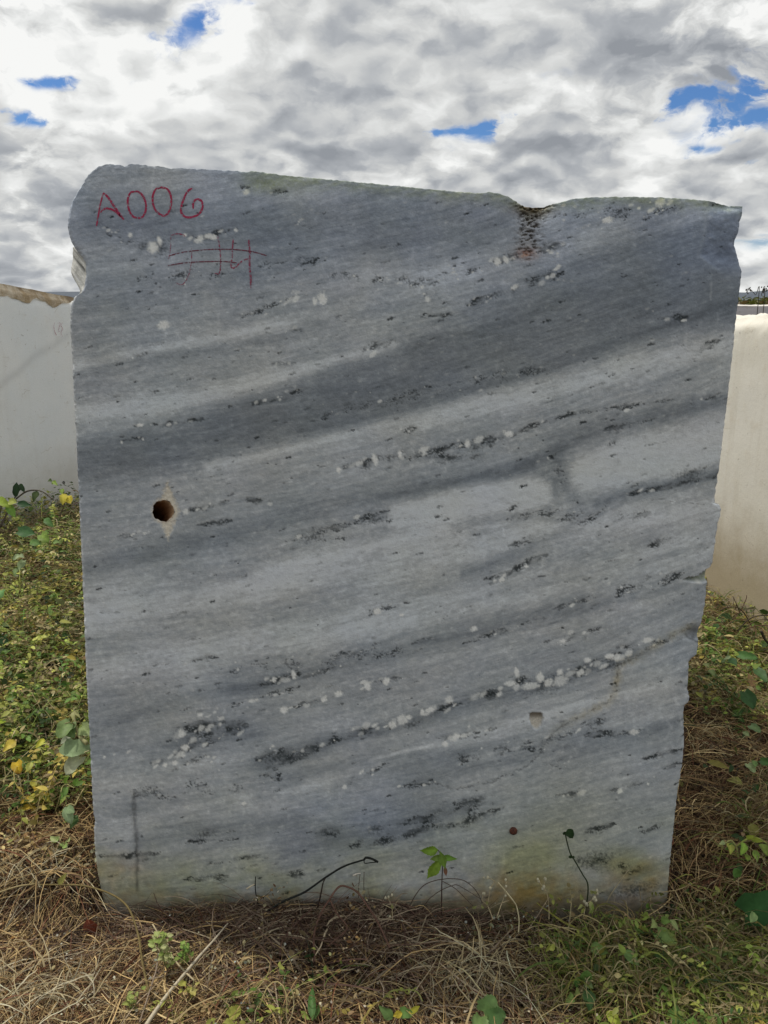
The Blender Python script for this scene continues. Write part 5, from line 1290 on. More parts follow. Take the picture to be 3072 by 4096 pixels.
def build_plants():
    W0 = W
    def lifted(px, py, Y):
        p = W0(px, py, Y)
        zmin = .062 if Y < YB-.06 else .0
        return G(px, py, zmin) if p[2] < zmin else p
    globals()['W'] = lifted
    _plants()
    globals()['W'] = W0
def _plants():
    # 1 the bent black twig against the stone
    pts = [W(*cz8(480, 830), YB-.05), W(*cz8(620, 745), YB-.045), W(*cz8(770, 680), YB-.04), W(*cz8(920, 575), YB-.035), W(*cz8(1060, 490), YB-.03), W(*cz8(1210, 440), YB-.03)]
    plant('twig', G(1060, 3660), 'bent black twig leaning on the lower centre of the marble face', 'twig',
          [(pts, .0030, .0022, DK), ([pts[-1], W(*cz8(1225, 425), YB-.03), W(*cz8(1270, 435), YB-.03), W(*cz8(1312, 458), YB-.03)], .0026, .0028, DK),
           ([W(*cz8(1210, 440), YB-.03), W(*cz8(1215, 466), YB-.03), W(*cz8(1260, 462), YB-.03), W(*cz8(1300, 458), YB-.03)], .0012, .0012, DK),
           ([W(*cz8(925, 572), YB-.035), W(*cz8(905, 620), YB-.04), W(*cz8(890, 700), YB-.045), W(*cz8(868, 790), YB-.05)], .0018, .0020, (.03, .018, .014))], [])
    # 2 bright green seedling
    st = L3(cz15, [(488, 850), (491, 760), (492, 640), (495, 560), (497, 490), (490, 420), (466, 368)], YB-.05)
    b = st[4]
    lv = lambda f, x0, y0, x1, y1, L, Wd, c, **k: dict(base=W(*f(x0, y0), YB-.05), direction=W(*f(x1, y1), YB-k.pop('dy', .06))-W(*f(x0, y0), YB-.05), up=k.pop('up', (0, -1, .4)), L=L*.68, Wd=Wd*.8, col=c, **k)
    plant('seedling', G(1770, 3665), 'bright green seedling with long pointed leaves against the stone foot', 'seedling',
          [(st, .0016, .0010, (.05, .025, .02))],
          [lv(cz15, 468, 368, 372, 385, .060, .030, (.16, .27, .03), shape='lance', droop=.5, serr=.12), lv(cz15, 490, 430, 392, 575, .095, .034, (.20, .31, .04), shape='lance', fold=.35, droop=.1, serr=.12),
           lv(cz15, 478, 375, 515, 495, .070, .024, (.15, .25, .04), shape='lance', droop=.05, serr=.12), lv(cz15, 490, 418, 592, 436, .058, .018, (.13, .25, .035), shape='lance', droop=.1, serr=.1),
           lv(cz15, 490, 415, 420, 440, .042, .02, (.14, .22, .04), shape='lance'), lv(cz15, 512, 480, 525, 560, .042, .012, (.22, .11, .07), shape='lance')])
    # 3 dark sprig right
    st = L3(cz21, [(295, 880), (325, 740), (330, 620), (290, 545), (230, 440), (200, 390), (175, 300), (162, 235)], YB-.05)
    plant('sprig', G(2335, 3690), 'thin dark green sprig with one drooping leaf at its tip, right of the seedling', 'sprig',
          [(st, .0018, .0016, (.03, .045, .02))],
          [lv(cz21, 180, 215, 225, 290, .045, .028, DGRN, shape='ovate', droop=.05, dy=.05), lv(cz21, 160, 235, 150, 275, .016, .012, DGRN, dy=.05), lv(cz21, 205, 405, 200, 445, .018, .014, DGRN, dy=.05), lv(cz21, 215, 415, 240, 440, .014, .010, DGRN, dy=.05)])
    # 4 pale budded weeds
    def budweed(name, rootpx, f, stems, buds, lvs, label, Y=YB-.07):
        B_ = [(W(*f(x, y), Y), r, (.62, .58, .42)) for (x, y, r) in buds]
        S_ = [(L3(f, s, Y), .0011, .0008, TN) for s in stems]
        plant(name, G(*rootpx), label, 'weed', S_, [dict(base=W(*f(a_, b_), Y), direction=W(*f(c_, d_), Y-.01)-W(*f(a_, b_), Y), up=(0, -1, .3), L=l_, Wd=l_*.42, col=(.34, .36, .14), shape='ovate', droop=.05) for (a_, b_, c_, d_, l_) in lvs], None, B_)
    budweed('budded_weed', (2335, 3700), cz21, [[(300, 860), (310, 800), (318, 770), (350, 745), (385, 715), (402, 665)], [(318, 770), (285, 720), (275, 700)], [(350, 745), (358, 790)]],
            [(398, 668, .0035), (400, 690, .003), (380, 720, .004), (388, 738, .0042), (372, 730, .0035), (318, 765, .004), (326, 775, .0035), (300, 745, .003), (308, 750, .003)],
            [(290, 738, 275, 690, .026), (370, 690, 352, 670, .022), (395, 690, 370, 672, .020), (290, 770, 262, 800, .020), (352, 745, 358, 810, .030)], 'pale budded weed with small round leaves at the foot of the dark sprig')
    budweed('budded_weed', (2195, 3700), cz15, [[(1283, 880), (1282, 790), (1268, 690), (1245, 640)], [(1245, 640), (1255, 590)], [(1268, 690), (1210, 600)]],
            [(1255, 583, .004), (1244, 640, .004), (1236, 655, .0035), (1200, 585, .003), (1207, 600, .003)], [], 'thin dark stem with cream buds before the rusty stain')
    budweed('budded_weed', (1930, 3690), cz15, [[(870, 880), (830, 780), (790, 740), (800, 690)], [(830, 780), (850, 650)], [(900, 860), (935, 760), (960, 690), (968, 600)], [(850, 650), (880, 600), (830, 570)], [(935, 760), (990, 740)]],
            [(832, 572, .0036), (850, 648, .0034), (806, 690, .003), (797, 690, .003), (963, 588, .003), (966, 634, .003), (962, 706, .003), (803, 572, .002)], [(800, 800, 780, 770, .018), (830, 770, 822, 745, .018), (720, 800, 750, 780, .02)], 'tangled tan weed with tiny pale buds at the stone foot')
    budweed('budded_weed', (1560, 3690), cz15, [[(130, 880), (125, 800), (105, 740), (80, 720)], [(125, 800), (60, 770)]], [(78, 722, .003), (100, 715, .0028), (125, 700, .0028), (110, 860, .003)], [(125, 800, 130, 750, .02)], 'little reddish weed near the twig foot')
    # arching dark stems
    plant('dry_vine', G(1640, 3680), 'dark thin stem arching over the seedling foot', 'stem', [(L3(cz15, [(250, 790), (300, 700), (360, 630), (450, 592), (560, 580), (650, 592), (720, 640), (765, 700), (790, 760)], [YB-.03]*9), .0012, .0009, (.085, .06, .045))], [])
    plant('dry_vine', G(1700, 3690), 'thin dark stem crossing low behind the seedling', 'stem', [(L3(cz15, [(345, 810), (400, 730), (480, 670), (560, 635), (610, 628), (700, 680), (780, 730)], [YB-.025]*7), .0011, .0007, (.10, .075, .055)),
                                                                                  ([W(*cz15(500, 600), YB-.02), W(*cz15(600, 660), YB-.02), W(*cz15(720, 780), YB-.02)], .0009, .0008, (.10, .07, .05))], [])
    plant('bramble_stem', G(1270, 3960), 'long reddish brown bramble stem arching up near the stone', 'stem',
          [([W(*cz8(845, 1190), 1.60), W(*cz8(840, 1000), 1.66), W(*cz8(880, 860), 1.69), W(*cz8(950, 740), 1.71), W(*cz8(1025, 640), 1.73), W(*cz8(1100, 645), 1.73), W(*cz8(1170, 690), 1.72), W(*cz8(1240, 790), 1.70), W(*cz8(1310, 900), 1.66), W(*cz8(1400, 1090), 1.60)], .0026, .0022, (.13, .07, .05)),
           ([W(*cz8(960, 740), 1.70), W(*cz8(1010, 840), 1.68), W(*cz8(1085, 940), 1.65), W(*cz8(1010, 1020), 1.63), W(*cz8(940, 1080), 1.61)], .0018, .0016, (.12, .065, .045)),
           ([W(*cz8(590, 1150), 1.60), W(*cz8(600, 1060), 1.63), W(*cz8(660, 970), 1.66), W(*cz8(740, 880), 1.69), W(*cz8(830, 800), 1.71)], .0022, .0018, (.10, .055, .04))], [])
    plant('bramble_stem', G(1180, 3850), 'brown dead stem crossing the shaded straw left of the bramble arch', 'stem',
          [([W(*cz8(520, 1290), 1.57), W(*cz8(515, 1170), 1.60), W(*cz8(440, 1070), 1.63), W(*cz8(340, 990), 1.65), W(*cz8(265, 935), 1.67), W(*cz8(180, 900), 1.68)], .0024, .0018, (.12, .075, .05))], [])
    plant('fence_twig', G(1020, 3650), 'short upright black twig with a white chip by the stone foot', 'twig',
          [(L3(cz8, [(440, 800), (412, 690), (408, 610), (410, 565)], YB-.03), .0016, .0011, DK), (L3(cz8, [(345, 655), (375, 635), (402, 622)], YB-.035), .0022, .0012, PALE)], [])
    plant('hanging_scrap', G(1430, 3650), 'white curled scrap on a thin twig before the stone foot', 'scrap',
          [(L3(cz8, [(1210, 720), (1208, 620), (1210, 530)], YB-.03), .0010, .0008, (.10, .08, .06)), (L3(cz8, [(1168, 720), (1172, 620), (1180, 545)], YB-.03), .0010, .0008, (.10, .08, .06)), (L3(cz8, [(1128, 558), (1155, 545), (1185, 540)], YB-.034), .0024, .0012, (.6, .56, .48))], [])
    plant('straw_stalk', G(2200, 3700), 'pale straw stalk leaning on the stone at the lower right', 'stalk',
          [(L3(cz21, [(460, 780), (495, 705), (560, 610), (630, 515)], YB-.02), .0012, .0012, (.36, .31, .2)), (L3(cz21, [(730, 870), (722, 740), (710, 650)], YB-.02), .0009, .0007, (.33, .26, .16))], [])
    plant('straw_stalk', G(1990, 3720), 'pale broken straw stalk standing above the straw tuft', 'stalk',
          [(L3(cz15, [(1058, 975), (1062, 880), (1045, 790), (1028, 755), (970, 680), (908, 608)], [1.66, 1.68, 1.70, 1.70, 1.71, 1.72]), .0014, .0019, (.50, .44, .27))], [])
    # 17 long pale stick bottom left
    plant('dead_stalk', G(600, 4090), 'long thick pale dead stalk lying diagonally near the bottom edge', 'stalk',
          [([W(*cz0(1040, 1720), 1.44), W(*cz0(1110, 1610), 1.47), W(*cz0(1230, 1440), 1.51), W(*cz0(1370, 1270), 1.55), W(*cz0(1480, 1140), 1.59), W(*cz0(1570, 1040), 1.62), W(*cz0(1680, 910), 1.66)], .0050, .0020, (.48, .42, .31))], [])
    plant('dead_stalk', G(560, 4000), 'thin grey brown stalk rising beside the bushy weed', 'stalk',
          [([W(*cz0(1030, 1640), 1.42), W(*cz0(1090, 1450), 1.47), W(*cz0(1150, 1260), 1.50), W(*cz0(1165, 1140), 1.53)], .0018, .0014, (.26, .20, .15)),
           ([W(*cz0(1430, 1330), 1.52), W(*cz0(1320, 1220), 1.55), W(*cz0(1230, 1090), 1.58), W(*cz0(1125, 915), 1.62)], .0020, .0018, (.42, .35, .22))], [])
    # 18 the green-brown vine at the left corner
    plant('vine', G(600, 3970), 'thick olive brown vine curving across the left foot of the marble', 'vine',
          [([W(*cz0(1100, 1430), 1.50), W(*cz0(1050, 1200), 1.56), W(*cz0(1020, 1000), 1.61), W(*cz0(960, 820), 1.66), W(*cz0(880, 730), 1.69), W(*cz0(760, 670), 1.71), W(*cz0(600, 630), 1.73), W(*cz0(420, 625), 1.75), W(*cz0(260, 620), 1.77), W(*cz0(180, 580), 1.80)], .0028, .0018, (.15, .115, .045)),
           ([W(*cz0(250, 620), 1.76), W(*cz0(120, 640), 1.74), W(*cz0(-60, 700), 1.72)], .0022, .0018, (.30, .24, .12))],
          [dict(base=W(*cz0(430, 620), 1.74), direction=(.3, .1, .4), up=(0, -1, .3), L=.03, Wd=.016, col=(.28, .27, .07))])
    plant('dead_branch', G(60, 3300), 'brown dead branch slanting in from the left edge', 'branch',
          [([G(-60, 3215, .07), G(60, 3280, .07), G(150, 3370, .06), G(205, 3450, .05)], .0055, .0030, (.24, .15, .09)), ([G(150, 3370, .06), G(140, 3420, .05), G(120, 3470, .04)], .003, .002, (.2, .12, .07))], [])
    plant('dead_branch', G(100, 2860), 'forked light brown branch lying among the weeds left of the marble', 'branch',
          [([G(-40, 2845, .14), G(60, 2858, .14), G(130, 2862, .15), G(180, 2880, .13), G(240, 2885, .12)], .0050, .0026, (.38, .27, .17)), ([G(120, 2862, .15), G(150, 2855, .16), G(190, 2870, .14), G(300, 2820, .14)], .0030, .0018, (.36, .26, .16))], [])
    # 5 bushy pale green weed
    rng = np.random.default_rng(4)
    def bushy(rootpx, cpx, Y, wx, hz_, n, label, cols, lsz=(.010, .018), name='bushy_weed', stems=5, up_bias=.5):
        r = G(*rootpx); c = W(*cpx, Y); lf = []; sts = []
        for k in range(stems):
            o = np.array([rng.normal()*wx*.5, rng.normal()*wx*.3, rng.uniform(.2, 1)*hz_]); sts.append(([r, (r+c+o)/2 + rng.normal(0, .004, 3), c+o], .0016, .0008, (.2, .2, .08)))
        for k in range(n):
            th = rng.uniform(0, 6.28); s_ = k % stems; tip = sts[s_][0][2]; mid = sts[s_][0][1]; f = rng.uniform(.25, 1)
            p = mid*(1-f)+tip*f + rng.normal(0, .18*wx, 3); l_ = rng.uniform(*lsz)
            lf.append(dict(base=p, direction=(math.cos(th), math.sin(th), rng.uniform(-.2, 1)*up_bias), up=(rng.normal()*.4, -.5, .8), L=l_, Wd=l_*rng.uniform(.55, .8), col=cols[rng.integers(len(cols))], shape='ovate', fold=.2, droop=.15))
        return plant(name, r, label, 'weed', sts, lf)
    bushy((690, 3930), (655, 3870), 1.60, .030, .085, 46, 'bushy pale green weed with small crowded leaves at the front left', [(.34, .40, .13), (.25, .33, .08), (.42, .44, .2)])
    bushy((735, 3920), (730, 3835), 1.59, .020, .05, 22, 'darker green shoot growing out of the bushy pale weed', [(.14, .26, .05), (.2, .3, .06)])
    bushy((745, 4075), (765, 3960), 1.47, .018, .03, 14, 'small yellow green weed with lobed leaves beside the dead stalk', [(.36, .36, .08), (.42, .38, .12)])
    bushy((530, 4100), (545, 4020), 1.45, .02, .05, 16, 'pale green shoot at the bottom edge left of the dead stalk', [(.32, .36, .10), (.24, .3, .08)])
    bushy((240, 3440), (240, 3425), 1.90, .03, .05, 24, 'fresh light green weed with narrow leaves left of the marble foot', [(.24, .34, .10), (.34, .4, .16)], lsz=(.014, .03))
    bushy((160, 3330), (160, 3230), 2.06, .04, .09, 30, 'yellowing weed with green and amber leaves left of the marble', [(.36, .34, .06), (.50, .36, .05), (.25, .3, .05)], lsz=(.018, .035))
    # 6 wilted broad leaved plant at the left edge of the marble
    Yw = 2.02; LS = {}
    c3 = lambda x, y: (x*420/1161, 2800+y*420/1161)
    LS[c3] = .62
    def LF(f, x0, y0, x1, y1, Y, L, Wd, col, **k):
        b_ = W(*f(x0, y0), Y); d_ = W(*f(x1, y1), Y-k.pop('dy', .03))-b_
        sc_ = LS.get(f, .72)
        return dict(base=b_, direction=d_, up=k.pop('up', (0, -.8, .6)), L=L*sc_, Wd=Wd*sc_, col=col, **k)
    plant('wilted_plant', G(330, 3060), 'wilting broad leaved plant with drooping pale green leaves at the left edge of the marble', 'plant',
          [([W(*c3(960, 480), 1.98), W(*c3(880, 400), 2.0), W(*c3(840, 300), 2.02), W(*c3(820, 180), 2.04), W(*c3(820, 90), 2.05)], .006, .0022, (.30, .29, .14)),
           ([W(*c3(840, 280), 2.02), W(*c3(780, 250), 2.0), W(*c3(720, 260), 1.98)], .0022, .0018, (.28, .28, .13)), ([W(*c3(985, 560), 1.97), W(*c3(920, 590), 1.97), W(*c3(880, 650), 1.97)], .002, .0016, (.40, .38, .2))],
          [LF(c3, 770, 250, 700, 330, Yw, .085, .075, (.17, .25, .09), shape='heart', droop=.2), LF(c3, 720, 260, 800, 390, Yw, .08, .05, (.14, .22, .08), shape='heart', droop=.2),
           LF(c3, 830, 440, 800, 575, Yw-.03, .078, .13, (.24, .33, .17), shape='heart', fold=-.3, droop=.1), LF(c3, 900, 300, 965, 360, Yw, .07, .06, (.26, .33, .14), shape='heart'),
           LF(c3, 880, 630, 780, 740, Yw-.04, .085, .07, (.42, .45, .30), shape='heart', fold=.5), LF(c3, 770, 400, 700, 480, Yw, .05, .035, (.30, .34, .24), shape='ovate', curl=.3),
           LF(c3, 820, 120, 790, 190, Yw, .05, .02, (.30, .30, .12), shape='lance', droop=.5), LF(c3, 830, 110, 860, 180, Yw, .05, .018, (.30, .30, .12), shape='lance', droop=.5), LF(c3, 820, 90, 850, 60, Yw, .03, .012, (.28, .3, .12), shape='lance')])
    plant('curled_leaf_plant', G(300, 3330), 'single crumpled pale green leaf with a dark one behind, left of the marble', 'plant',
          [([W(*c3(830, 1170), 1.93), W(*c3(780, 1150), 1.93), W(*c3(730, 1170), 1.93)], .0018, .0014, (.40, .36, .18)), ([W(*c3(830, 1165), 1.93), W(*c3(880, 1060), 1.95), W(*c3(940, 960), 1.98)], .0022, .0016, (.34, .28, .13))],
          [LF(c3, 720, 1180, 770, 1370, 1.92, .075, .055, (.27, .37, .20), shape='ovate', fold=-.5, serr=.15), LF(c3, 740, 1190, 830, 1250, 1.92, .05, .04, (.24, .34, .17), shape='ovate'), LF(c3, 850, 1270, 780, 1400, 1.93, .06, .04, (.07, .13, .04), shape='ovate')])
    plant('leafy_shoot', G(250, 3260), 'green shoot with four toothed leaves left of the marble', 'plant',
          [([G(205, 3300, .02), W(*c3(660, 1080), 2.0), W(*c3(690, 960), 2.02), W(*c3(740, 930), 2.03)], .0018, .0012, (.30, .28, .12)), ([W(*c3(740, 930), 2.03), W(*c3(820, 970), 2.02), W(*c3(815, 940), 2.02)], .0012, .001, (.3, .28, .12))],
          [LF(c3, 710, 910, 765, 800, 2.03, .048, .024, (.16, .28, .04), shape='ovate', serr=.12), LF(c3, 815, 945, 870, 815, 2.02, .058, .028, (.15, .28, .05), shape='ovate', serr=.12), LF(c3, 745, 960, 665, 1085, 2.02, .060, .034, (.13, .24, .05), shape='ovate', serr=.12),
           LF(c3, 545, 1030, 630, 940, 2.04, .05, .026, (.15, .26, .04), shape='ovate', serr=.12), LF(c3, 500, 1020, 520, 900, 2.04, .05, .032, (.22, .28, .08), shape='ovate', serr=.12), LF(c3, 800, 1050, 795, 990, 2.02, .028, .018, (.2, .25, .08))])
    plant('yellow_leaf_plant', G(110, 3150), 'sprig with orange and yellow spotted leaves near the left edge', 'plant', [([G(90, 3160, .02), G(80, 3110, .08)], .0015, .001, TN)],
          [LF(c3, 180, 690, 210, 820, 2.12, .055, .055, (.55, .38, .03), shape='heart', col2=(.30, .14, .03)), LF(c3, 355, 690, 290, 780, 2.12, .05, .035, (.36, .38, .08), shape='ovate', serr=.1), LF(c3, 575, 785, 500, 835, 2.1, .035, .018, (.62, .52, .12), shape='ovate'),
           LF(c3, 170, 450, 60, 530, 2.2, .07, .05, (.58, .46, .08), shape='ovate', serr=.2), LF(c3, 490, 430, 400, 510, 2.2, .055, .03, (.45, .45, .05)), LF(c3, 500, 510, 560, 520, 2.2, .035, .018, (.36, .42, .05)), LF(c3, 420, 530, 430, 590, 2.2, .04, .03, (.28, .34, .1))])
    plant('bright_leaf_plant', G(20, 2980), 'bright yellow green leaves poking in at the left edge', 'plant', [([G(-20, 2990, .02), G(0, 2930, .10)], .0015, .001, TN)],  # leaf colours are a bright yellow green
          [LF(c3, -40, 240, 95, 235, 2.3, .06, .028, (.32, .42, .04), shape='ovate'), LF(c3, -30, 330, 50, 330, 2.3, .04, .025, (.25, .38, .04)), LF(c3, 130, 350, 80, 430, 2.3, .04, .025, (.42, .44, .06))])
    c2 = lambda x, y: (x*400/804, 1900+y*400/804)
    LS[c2] = .50
    plant('leafy_creeper', G(60, 2180), 'dark leaved creeper climbing against the pale block at the left', 'plant',
          [([W(*c2(0, 420), 4.4), W(*c2(60, 300), 4.5), W(*c2(120, 180), 4.6), W(*c2(160, 90), 4.6)], .006, .003, (.06, .045, .03)), ([W(*c2(130, 190), 4.5), W(*c2(220, 130), 4.5), W(*c2(330, 130), 4.4), W(*c2(430, 200), 4.3)], .005, .003, (.06, .05, .035))],
          [LF(c2, 150, 80, 110, 170, 4.6, .14, .10, DGRN, shape='heart'), LF(c2, 160, 70, 190, 130, 4.6, .12, .06, DGRN), LF(c2, 140, 230, 230, 235, 4.3, .17, .08, (.03, .08, .03)), LF(c2, 300, 130, 270, 190, 4.3, .12, .08, (.06, .09, .03))])
    plant('yellow_leaf_creeper', G(270, 2150), 'yellow lobed leaves beside the marble edge at the far left', 'plant', [([W(*c2(480, 330), 4.0), W(*c2(520, 220), 4.0), W(*c2(510, 110), 4.0)], .004, .002, (.1, .08, .05))],
          [LF(c2, 520, 150, 500, 215, 3.9, .11, .09, (.55, .48, .07), serr=.3), LF(c2, 545, 170, 560, 215, 3.9, .09, .09, (.6, .5, .06), serr=.3), LF(c2, 500, 110, 495, 150, 4.0, .07, .05, (.2, .3, .06)), LF(c2, 420, 50, 455, 75, 4.1, .09, .05, (.22, .32, .07)), LF(c2, 390, 40, 415, 45, 4.1, .06, .05, (.06, .09, .03)), LF(c2, 505, 50, 518, 78, 4.0, .05, .03, DK)])
    plant('lime_leaf_creeper', G(20, 2230), 'lime green broad leaves at the left edge below the pale block', 'plant', [([W(*c2(-20, 420), 4.0), W(*c2(0, 300), 4.0), W(*c2(20, 210), 4.0)], .005, .003, (.1, .09, .04))],
          [LF(c2, -30, 190, 60, 240, 4.0, .18, .10, (.30, .40, .06)), LF(c2, 60, 230, 105, 320, 4.0, .16, .09, (.20, .36, .07)), LF(c2, 70, 210, 120, 215, 4.0, .11, .08, (.36, .40, .10), serr=.2)])
    plant('broad_leaf_weed', G(170, 2500), 'pair of broad grey green leaves in the dead vines at left', 'plant', [([G(170, 2560, .0), G(170, 2490, .14)], .003, .002, TN)],
          [LF(c2, 160, 640, 110, 670, 3.0, .07, .05, (.25, .32, .16)), LF(c2, 160, 640, 190, 660, 3.0, .06, .035, (.27, .33, .18)), LF(c2, 190, 690, 150, 750, 3.0, .08, .06, (.25, .32, .16), shape='heart'), LF(c2, 130, 750, 110, 810, 3.0, .07, .04, (.18, .26, .10)), LF(c2, 10, 930, 0, 980, 2.8, .06, .06, (.12, .26, .08), shape='heart')])
    plant('broad_leaf_weed', G(150, 2270), 'round mid green leaves below the pale block at left', 'plant', [([G(150, 2350, .0), G(160, 2200, .2)], .003, .002, TN)],
          [LF(c2, 330, 480, 380, 530, 3.4, .10, .09, (.20, .30, .06), shape='heart'), LF(c2, 240, 540, 310, 545, 3.4, .12, .07, (.13, .24, .07)), LF(c2, 150, 450, 250, 460, 3.5, .16, .1, (.06, .14, .05), shape='heart'), LF(c2, 430, 540, 480, 530, 3.3, .08, .04, (.2, .3, .1)), LF(c2, 360, 350, 410, 400, 3.6, .12, .07, (.10, .2, .06))])
    # right side
    c6 = lambda x, y: (2600+x*472/949, 2400+y*472/949)
    LS[c6] = .62
    plant('arching_creeper', G(3000, 2620), 'dark leafless creeper loops in front of the cream block', 'plant',
          [([W(*c6(560, 90), 3.3), W(*c6(620, 60), 3.3), W(*c6(700, 60), 3.3), W(*c6(760, 110), 3.3), W(*c6(810, 200), 3.3)], .0030, .0022, (.07, .05, .03)), ([W(*c6(700, 250), 3.2), W(*c6(790, 160), 3.2), W(*c6(870, 128), 3.2), W(*c6(960, 125), 3.2), W(*c6(1040, 150), 3.2)], .0032, .0022, (.06, .045, .03)),
           ([W(*c6(770, 220), 3.25), W(*c6(860, 165), 3.25), W(*c6(960, 155), 3.25)], .0022, .0018, (.09, .07, .04)), ([W(*c6(660, 160), 3.4), W(*c6(720, 100), 3.4), W(*c6(770, 0), 3.4), W(*c6(778, -40), 3.4)], .0022, .0016, (.12, .07, .05)),
           ([W(*c6(720, 90), 3.4), W(*c6(690, 20), 3.4), W(*c6(665, -30), 3.4)], .0018, .0014, (.12, .07, .05)), ([W(*c6(895, 250), 3.1), W(*c6(920, 310), 3.1), W(*c6(960, 360), 3.1)], .005, .004, (.04, .03, .025)), ([W(*c6(780, 230), 3.2), W(*c6(880, 205), 3.2), W(*c6(980, 210), 3.2)], .0026, .002, (.12, .07, .04))], [])
    plant('broad_leaf_plant', G(2990, 2650), 'deep green broad leaf beside a pale folded one, right of the marble', 'plant', [([G(2990, 2680, .0), G(2985, 2640, .10)], .002, .0015, TN)],
          [LF(c6, 720, 440, 835, 455, 2.75, .095, .05, (.08, .18, .05), shape='heart'), LF(c6, 650, 450, 590, 480, 2.75, .06, .02, (.34, .42, .22), shape='lance'), LF(c6, 640, 470, 680, 500, 2.75, .07, .05, (.05, .12, .04)), LF(c6, 440, 510, 475, 530, 2.7, .05, .035, (.28, .32, .12), serr=.15), LF(c6, 480, 560, 520, 600, 2.7, .05, .04, (.2, .26, .1))])
    plant('broad_leaf_plant', G(3000, 2960), 'two grey green leaves at the right edge', 'plant', [([G(3000, 2990, .0), G(2995, 2920, .09)], .002, .0015, TN)],
          [LF(c6, 810, 1010, 870, 1040, 2.35, .06, .045, (.17, .26, .11), shape='heart'), LF(c6, 750, 1060, 800, 1085, 2.3, .045, .03, (.26, .33, .14)), LF(c6, 760, 740, 800, 800, 2.5, .10, .08, (.04, .10, .03), shape='heart'), LF(c6, 860, 560, 900, 600, 2.6, .09, .06, (.07, .14, .05), shape='heart')])
    plant('broad_leaf_plant', G(2990, 3120), 'pale green toothed leaf and a darker one above the drooping yellow green weed', 'plant', [([G(3000, 3110, .0), G(2995, 3070, .07)], .002, .0015, TN)],
          [LF(c6, 790, 1320, 840, 1370, 2.15, .05, .04, (.30, .38, .18), shape='heart', serr=.2), LF(c6, 830, 1290, 860, 1340, 2.15, .04, .03, (.16, .26, .08)), LF(c6, 890, 1290, 960, 1310, 2.1, .06, .04, (.08, .18, .05), shape='heart')])
    plant('drooping_weed', G(2990, 3500), 'drooping yellow green weed at the right edge', 'plant',
          [([W(*cz21(1440, 440), 1.86), W(*cz21(1430, 360), 1.87), W(*cz21(1390, 300), 1.88), W(*cz21(1340, 320), 1.86), W(*cz21(1290, 340), 1.84)], .0022, .0014, (.34, .36, .12)), ([W(*cz21(1430, 340), 1.87), W(*cz21(1500, 290), 1.87), W(*cz21(1580, 280), 1.87), W(*cz21(1650, 320), 1.87)], .0022, .0014, (.30, .34, .08))],
          [LF(cz21, 1490, 320, 1470, 400, 1.85, .048, .03, (.22, .36, .05)), LF(cz21, 1540, 290, 1610, 300, 1.85, .045, .02, (.32, .38, .06), serr=.15), LF(cz21, 1560, 370, 1585, 440, 1.85, .045, .026, (.24, .36, .07)), LF(cz21, 1380, 320, 1390, 385, 1.85, .045, .03, (.30, .32, .06), serr=.1),
           LF(cz21, 1610, 320, 1650, 380, 1.85, .05, .035, (.18, .24, .04)), LF(cz21, 1500, 400, 1520, 440, 1.85, .04, .025, (.22, .30, .05)), LF(cz21, 1340, 310, 1285, 330, 1.85, .035, .016, (.30, .36, .16)), LF(cz21, 1410, 340, 1340, 370, 1.85, .045, .03, (.10, .18, .04)), LF(cz21, 1500, 280, 1560, 270, 1.85, .04, .02, (.32, .38, .06))])
    plant('single_leaf_weed', G(2960, 3520), 'single upright spade shaped green leaf right of the marble', 'plant', [([W(*cz21(1440, 650), 1.78), W(*cz21(1440, 570), 1.79)], .0012, .001, TN)],
          [LF(cz21, 1430, 570, 1430, 480, 1.79, .047, .042, (.10, .21, .05), shape='heart'), LF(cz21, 1460, 690, 1470, 640, 1.76, .04, .022, (.12, .18, .06))])
    plant('large_leaf_plant', G(3060, 3700), 'large dark green leaf lying at the right edge', 'plant', [([G(3020, 3720, .01), G(3030, 3690, .03)], .003, .002, (.2, .24, .1))],
          [LF(cz21, 1490, 830, 1700, 760, 1.66, .13, .105, (.035, .10, .03), shape='heart', fold=.1), LF(cz21, 1560, 830, 1540, 910, 1.63, .04, .03, (.22, .32, .12))])
    plant('broad_leaf_weed', G(2670, 3780), 'ragged green leaves at the right front corner of the marble', 'plant', [([G(2680, 3790, .0), G(2665, 3740, .05)], .0018, .0012, TN)],
          [LF(cz21, 850, 980, 960, 1040, 1.62, .062, .048, (.18, .27, .08), shape='heart', col2=(.26, .22, .06)), LF(cz21, 920, 870, 910, 830, 1.66, .03, .018, (.3, .38, .12)), LF(cz21, 870, 880, 950, 900, 1.66, .04, .026, (.18, .28, .07)), LF(cz21, 830, 900, 800, 950, 1.65, .035, .03, (.28, .34, .12), serr=.3), LF(cz21, 940, 880, 990, 940, 1.65, .045, .02, (.30, .36, .14))])
    plant('broad_leaf_weed', G(2400, 3830), 'two smooth oval green leaves in the straw, bottom right of centre', 'plant', [([G(2400, 3850, .0), G(2400, 3800, .03)], .0016, .001, TN)],
          [LF(cz21, 350, 1080, 460, 1120, 1.60, .056, .040, (.19, .30, .09), shape='ovate'), LF(cz21, 600, 1110, 685, 1195, 1.55, .060, .034, (.17, .28, .09), shape='ovate', droop=.1)])
